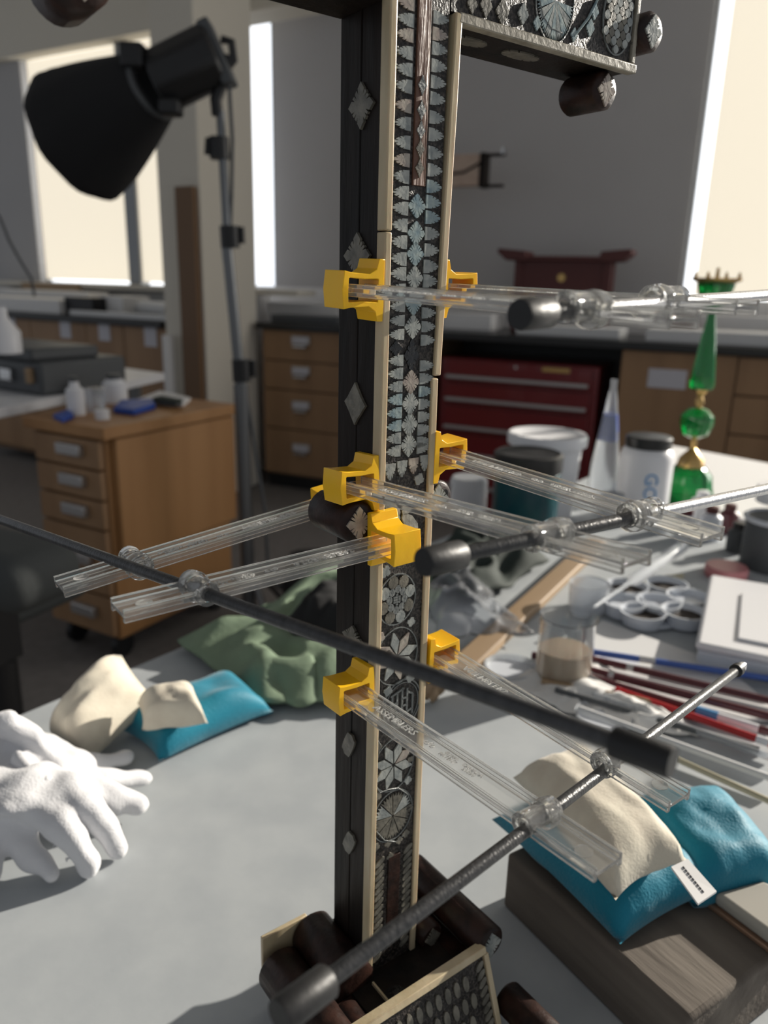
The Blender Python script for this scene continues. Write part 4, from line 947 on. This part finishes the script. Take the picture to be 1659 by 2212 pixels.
# arms
za = 1.2378; zh = 1.2720
ax1_ = .1445
MB().box((.030, .0036, za + .0025), (ax1_ - .003, D_, zh)).build('arm_body', 'ebony', CR, bevel=.0005)
MB().box((.030, .0004, za + .0030), (ax1_ - .004, .0038, zh)).build('arm_ground', 'lacquer', CR, bevel=.0002)
bb = MB().box((.0335, -.0014, za - .0006), (ax1_, .0036, za + .0032)).build('ivory_bar', 'ivory_grey', CR, bevel=.0005, bseg=3)
MB().box((ax1_ - .0036, -.0010, za + .0034), (ax1_ - .0012, .0040, zh)).build('ivory_bar', 'ivory_grey', CR, bevel=.0005)
MB().box((.0345, .0036, za), (ax1_ - .002, D_, za + .0026)).build('arm_underside', 'ebony', CR, bevel=.0004)
dowel(.1308, 1.2292, .0086, .0045, .0265, ip='shell_pink')
dowel(.1510, 1.2555, .0086, -.0030, .0200, ip='shell')
MB().box((-.150, .0006, za + .0015), (.0006, D_, zh)).build('arm_body', 'ebony', CR, bevel=.0005)
dowel(-.1090, 1.2240, .0095, .002, .0265)
MB().box((-.117, .002, 1.232), (-.101, .0265, 1.2395)).build('dowel_seat', 'ebony', CR)
# underside shells
for (x, rot) in ((.052, 0), (.084, 5)):
    pts = [(x + px_, .015 + pz_) for px_, pz_ in star(0, 0, .0105, .0045, 20, 2.5, .12)]
    MB().prism(pts, za - .0006, za + .0004).build('shell_inlay', 'shell_dull', CR, smooth=0)
# arm front rosettes
def arm_inlay(pts, m, name='petal'): inlay(pts, m, name)
cx, cz = F(1200, 2); 
for k_ in range(9):
    a0_ = math.pi + math.pi * k_ / 9 + .03; a1_ = a0_ + math.pi / 9 - .05; pts = [(cx, cz)]
    for i in range(7):
        a = a0_ + (a1_ - a0_) * i / 6; rr = .0148 * (1 - (.15 if i % 2 else 0)); pts.append((cx + rr * .75 * math.cos(a), cz + rr * math.sin(a)))
    inlay(pts, ['shell_blue', 'shell'][k_ % 2], 'petal')
ring(cx, cz, .0120, .0160, .0005)
cx, cz = F(1335, 40); ring(cx, cz, .0105, .0150, .0007)
for i in range(-2, 3):
    for j in range(-4, 5):
        x = cx + (i + .5 * (j % 2)) * .0040; z = cz + j * .0031
        if ((x - cx) / .0098) ** 2 + ((z - cz) / .014) ** 2 < .95: inlay(star(x, z, .0019, .0019, 10, 1.6, .02), 'shell_dull' if (i + j) % 2 else 'shell', 'scale', h=.0010)
for (px, py, r_) in ((1130, 30, .0034), (1275, 60, .0030), (1085, 25, .0040), (1240, 75, .0024), (1285, 25, .0028), (1050, 12, .0036), (1160, 50, .0024), (1370, 95, .0022), (1020, 8, .003)):
    x, z = F(px, py); inlay(star(x, z, r_ * .9, r_ * 1.2, 18, 1.1, .2), random.choice(['shell', 'shell_blue', 'shell_dull']), 'shell_inlay')
wire([F(1290, 0), F(1270, 40), F(1240, 78)], .0006, 'stem_line', 'shell_blue')
wire([F(1165, 0), F(1172, 35), F(1190, 62), F(1215, 72)], .0004)

# ---- base
zp = .786
BS = CR
MB().box((-.026, -.030, Z + .004), (.058, .044, zp)).build('pedestal', 'dowel_wood', BS, bevel=.001)
MB().box((-.012, -.026, zp - .001), (.046, .010, zp + .0012)).build('pedestal_top', 'ebony', BS, bevel=.0006)
MB().lathe([(.0058, zp - .004), (.0058, zp + .0018), (.0045, zp + .0018)], 20, Matrix.Translation((.006, -.0185, 0))).build('socket_hole', 'tar', BS)
MB().box((-.0005, -.020, zp), (.0005, -.006, zp + .003), Matrix.Translation((.0, 0, 0))).build('ivory_splinter', 'ivory', BS)
MB().box((-.028, -.060, Z + .0002), (.060, .050, Z + .008)).build('foot_plate', 'dowel_wood', BS, bevel=.002)
def bd(x, y0, y1, r, z, m='dowel_wood', inl=False, ip='shell'): return dowel(x, z, r, y0, y1, BS, inl, m, 28, ip)
bd(.0615, -.030, .040, .0098, .797, inl=True)
bd(.0420, -.004, .034, .0075, .792, inl=True, ip='shell_dull')
bd(-.0100, -.004, .040, .0125, .791)
bd(-.0330, -.026, .036, .0125, .783)
bd(-.0200, -.075, -.008, .0085, .783)
bd(.0660, -.086, -.040, .0090, .768, inl=True)
MB().box((-.040, .040, zp - .01), (-.012, .0425, zp + .016)).build('ivory_plate', 'ivory', BS, bevel=.0005)
# sloping ivory edged front panel
ftl = Vector((-.026, -.0325, .800)); ftr = Vector((.0520, -.0325, .800))
PMx = frame(Vector((.013, -.0325, .800)), (1, 0, 0), Vector((0, -.35, -.937)).normalized(), Vector((0, -.937, .35)).normalized())
MB().box((-.040, 0, -.004), (.039, .062, .0), PMx).build('front_panel', 'lacquer', BS, bevel=.0004)
MB().box((-.042, -.0026, -.005), (.041, .0012, .0020), PMx).build('ivory_bar', 'ivory', BS, bevel=.0005)
for s_ in (-1, 1): MB().box((s_ * .0405 - .0016, .0012, -.005), (s_ * .0405 + .0016, .062, .0020), PMx).build('ivory_bar', 'ivory', BS, bevel=.0005)
for s_ in (-1, 1):
    for k_ in range(13):
        pts = []; x0 = s_ * .0355; y0 = .006 + k_ * .0044
        for g in range(10):
            a = 2 * math.pi * g / 10; x, y = .0034 * math.cos(a), .0016 * math.sin(a); ca, sa = math.cos(R(-35 * s_)), math.sin(R(-35 * s_)); pts.append((x0 + x * ca - y * sa, y0 + x * sa + y * ca))
        MB().prism(pts, 0, .0010, PMx).build('rope_bead', 'shell_dull', BS, smooth=0)
for r_i in range(5):
    for c_i in range(-4, 5):
        x = c_i * .0062 + (.0031 if r_i % 2 else 0); y = .010 + r_i * .0105
        pts = [(x + .0019 * math.cos(g * math.pi / 5), y + .0042 * math.sin(g * math.pi / 5)) for g in range(10)]
        MB().prism(pts, 0, .0009, PMx).build('leaf_inlay', 'shell_dull', BS, smooth=0)

# ================================================================== CLAMPS
# arm local frame: x = along the bar away from the work, y = across (towards outer side), z = up
BW = .0140; FH = .0048; WT = .0014
def clamp_arm(parent, M, length, collar_at, rodM_rel=None, flip=1):
    a = bpy.data.objects.new('clamp_arm', None); COL.objects.link(a); a.parent = parent; a.matrix_local = M
    # I-shaped bar, web horizontal
    t_ = .0016
    prof = [(-BW / 2, -FH / 2), (-BW / 2 + t_, -FH / 2), (-BW / 2 + t_, -WT / 2), (BW / 2 - t_, -WT / 2), (BW / 2 - t_, -FH / 2), (BW / 2, -FH / 2),
            (BW / 2, FH / 2), (BW / 2 - t_, FH / 2), (BW / 2 - t_, WT / 2), (-BW / 2 + t_, WT / 2), (-BW / 2 + t_, FH / 2), (-BW / 2, FH / 2)]
    PX = Matrix(((0, 0, 1, 0), (1, 0, 0, 0), (0, 1, 0, 0), (0, 0, 0, 1)))
    b = MB().prism(prof, -.006, length, PX).build('bar', 'clear_plastic', a, bevel=.00025, bseg=2)
    MB().lathe([(.0030, WT / 2), (.0030, WT / 2 + .0003), (.0026, WT / 2 + .0003)], 20, Matrix.Translation((length - .009, .001, 0))).build('moulded_disc', 'clear_plastic', b)
    for txt, sz, x, ls in (('ASSEMBLERS', .0052, .030, 1), ('c/o', .0048, .0535, 1), ('©1990\nPATENT', .0026, .0655, .85), ('CANADA\n20890', .0026, .0775, .85)):
        Mx = Matrix.Translation((x, 0, WT / 2 + .00025)) @ (Matrix.Scale(-1, 4, (0, 1, 0)) if flip > 0 else Matrix.Scale(-1, 4, (1, 0, 0)))
        lettering(txt, sz, .0005, 'clear_letter', 'embossed_lettering', b, Mx, ls)
    c = collar_at
    # collar: tube along y
    MT = Matrix.Translation((c, 0, .0014)); MR = frame((c, 0, .0010), (1, 0, 0), (0, 0, -1), (0, 1, 0))
    L_ = BW / 2 + .0012
    MB().lathe([(.0044, -L_), (.0046, -L_ + .0012), (.0043, -L_ + .0018), (.0043, L_ - .0018), (.0046, L_ - .0012), (.0044, L_), (.0027, L_), (.0027, -L_)], 30, MR, closed=True).build('collar', 'clear_plastic', a, smooth=40)
    MB().lathe([(.0055, -.0022), (.0058, 0), (.0055, .0022), (.0030, .0022), (.0030, -.0022)], 30, frame((c, -BW * .30, .0002), (1, 0, 0), (0, 0, -1), (0, 1, 0)), closed=True).build('collar_ring', 'clear_plastic', a, smooth=40)
    # jaw: yellow sleeve, profile in y,z ; pad at -y side
    w2 = BW / 2
    y0 = -w2 - .0028; y1 = w2 + .0022
    def sleeve(x0, x1, sh):
        m = MB(); outer = [(y0, -.0120), (y0 + .0026, -.0120), (y0 + .0036, -.0082), (y0 + .0070, -.0062), (y1 - .0035, -.0066), (y1, -.0072), (y1 + .0008, 0), (y1, .0072), (y1 - .0035, .0066), (y0 + .0070, .0062), (y0 + .0036, .0082), (y0 + .0026, .0120), (y0, .0120)]
        inner = [(y0 + .0026, -.0042), (y0 + .0030, -.0044), (y0 + .0040, -.0044), (0, -.0042), (y1 - .0026, -.0046), (y1 - .0022, -.0044), (y1 - .0020, 0), (y1 - .0022, .0044), (y1 - .0026, .0046), (0, .0042), (y0 + .0040, .0044), (y0 + .0030, .0044), (y0 + .0026, .0042)]
        n = len(outer); V = []
        for x in (x0, x1):
            V += [(x, a_, b_) for a_, b_ in outer]; V += [(x, a_, b_) for a_, b_ in inner]
        Fc = []
        for i in range(n):
            j = (i + 1) % n
            Fc += [(i, j, n + j, n + i), (2 * n + i, 2 * n + j, 3 * n + j, 3 * n + i), (i, 2 * n + i, 2 * n + j, j), (n + i, n + j, 3 * n + j, 3 * n + i)]
        return m.add(V, Fc)
    MB_ = sleeve(-.0125, .0015, 0); MB_.build('jaw', 'yellow', a, bevel=.0005, bseg=3, smooth=30)
    return a
def rod_part(t, A, B, r, segs, cap_end='A', caps=('rubber',), name='rod', m='rod'):
    d = (B - A).normalized(); M = axframe(A, d); ln = (B - A).length
    o = MB().lathe([(r * .85, 0), (r, .0006), (r, ln - .0006), (r * .85, ln)], 20, M).build(name, m, t); return o, d, M, ln
def clamp(label, arms, A, B, group=None, r=.0023, capA=None, capB=None, tipB=False, highlight_span=None):
    """A,B rod ends in cross-local coordinates"""
    t = thing('bar_clamp', label, 'clamp', XM, group)
    for (M, ln, c, fl_) in arms: clamp_arm(t, M, ln, c, flip=fl_)
    o, d, M, ln = rod_part(t, A, B, r, 1, m='rod')
    for cap, P, dd in ((capA, A, d), (capB, B, -d)):
        if cap: 
            rr, l2 = cap
            MB().lathe([(rr * .93, -.001), (rr, 0), (rr, l2), (rr * .93, l2 + .0004), (r * .9, l2 + .0004)], 28, axframe(P, dd)).build('end_cap', 'rubber', o, smooth=40)
    if tipB:
        MB().lathe([(r * 1.25, -.004), (r * 1.5, -.0036), (r * 1.5, .0002), (r * 1.25, .0006)], 24, axframe(B, d)).build('rubber_ring', 'rubber', o)
        MB().lathe([(r * 1.15, .0004), (r * 1.15, .0046), (r * .8, .005), (r * .8, .0075)], 20, axframe(B, d)).build('metal_tip', 'rod_metal', o)
    if highlight_span is not None:
        a_, b_ = highlight_span
        MB().lathe([(r * 1.02, a_ * ln), (r * 1.02, b_ * ln)], 20, M).build('highlight_sleeve', 'rod_metal', o)  # metallic sleeve stands for the bright highlight along the dark rod
    return t
def armM(x, z, side, yc, zend=None, ln=.14, y0=-.000):
    # bars along -Y (towards viewer) ; side=-1 left jaw (outer side is -X), +1 right jaw
    d = Vector((0, -1, 0)) if zend is None else Vector((0, -1, (zend - z) / ln)).normalized()
    yv = Vector((side, 0, 0)); zv = d.cross(yv).normalized()
    if zv.z < 0:   # keep z up using a mirrored frame
        zv = -zv
    return frame(Vector((x, y0, z)), d, yv, zv)
xl = -(BW / 2 + .0028) - .0003; xr = W_ + BW / 2 + .0028 + .0003
arms = [(armM(xl, 1.1370, -1, 0, 1.1330), .1425, .110, 1), (armM(xr - .0012, 1.1381, 1, 0, 1.1354, y0=.001), .131, .102, 1)]
clamp('upper clear bar clamp with yellow jaws, seen nearly edge-on', arms, Vector((-.0395, -.1144, 1.1330)), Vector((.150, -.0880, 1.1400)), 'clear bar clamps with yellow jaws', capA=(.0042, .0115), highlight_span=(.22, 1.0))
arms = [(armM(xl, 1.0577, -1, 0, 1.0664), .138, .105, 1), (armM(xr - .0026, 1.0651, 1, 0, 1.0626, y0=0), .131, .103, 1)]
clamp('middle clear bar clamp gripping the cross above the dowels', arms, Vector((-.0620, -.1070, 1.0672)), Vector((.200, -.0975, 1.0562)), 'clear bar clamps with yellow jaws', capA=(.0042, .013), highlight_span=(.40, 1.0))
arms = [(armM(xl, .9582, -1, 0, .9645), .1415, .1115, 1), (armM(xr, .9630, 1, 0, .9608, y0=.000), .1325, .1025, 1)]
clamp('lowest clear bar clamp with raised lettering over the teal cushions', arms, Vector((-.1215, -.1308, .9702)), Vector((.1800, -.0794, .9500)), 'clear bar clamps with yellow jaws', capA=(.0044, .0145), tipB=True)
# sideways clamp: bars along -X
def armS(y, z, side, zend, ln, x0):
    d = Vector((-1, 0, (zend - z) / ln)).normalized(); yv = Vector((0, side, 0)); zv = d.cross(yv).normalized()
    if zv.z < 0: zv = -zv
    return frame(Vector((x0, y, z)), d, yv, zv)
yf = -.0016 - (BW / 2 + .0028); yb = D_ + BW / 2 + .0028 + .0003
arms = [(armS(yf, 1.0336, -1, 1.0308, .1126, -.0045), .1130, .0833, -1), (armS(yb, 1.0368, 1, 1.0221, .1235, -.000), .1240, .093, -1)]
A = Vector((-.0510, -.1790, 1.0408)); B = A + (Vector((-.0880, -.0114, 1.0312)) - A) * 2.4
clamp('clear bar clamp pointing left with a thick black rod crossing the foreground', arms, A, B, 'clear bar clamps with yellow jaws', capA=(.0037, .0125))
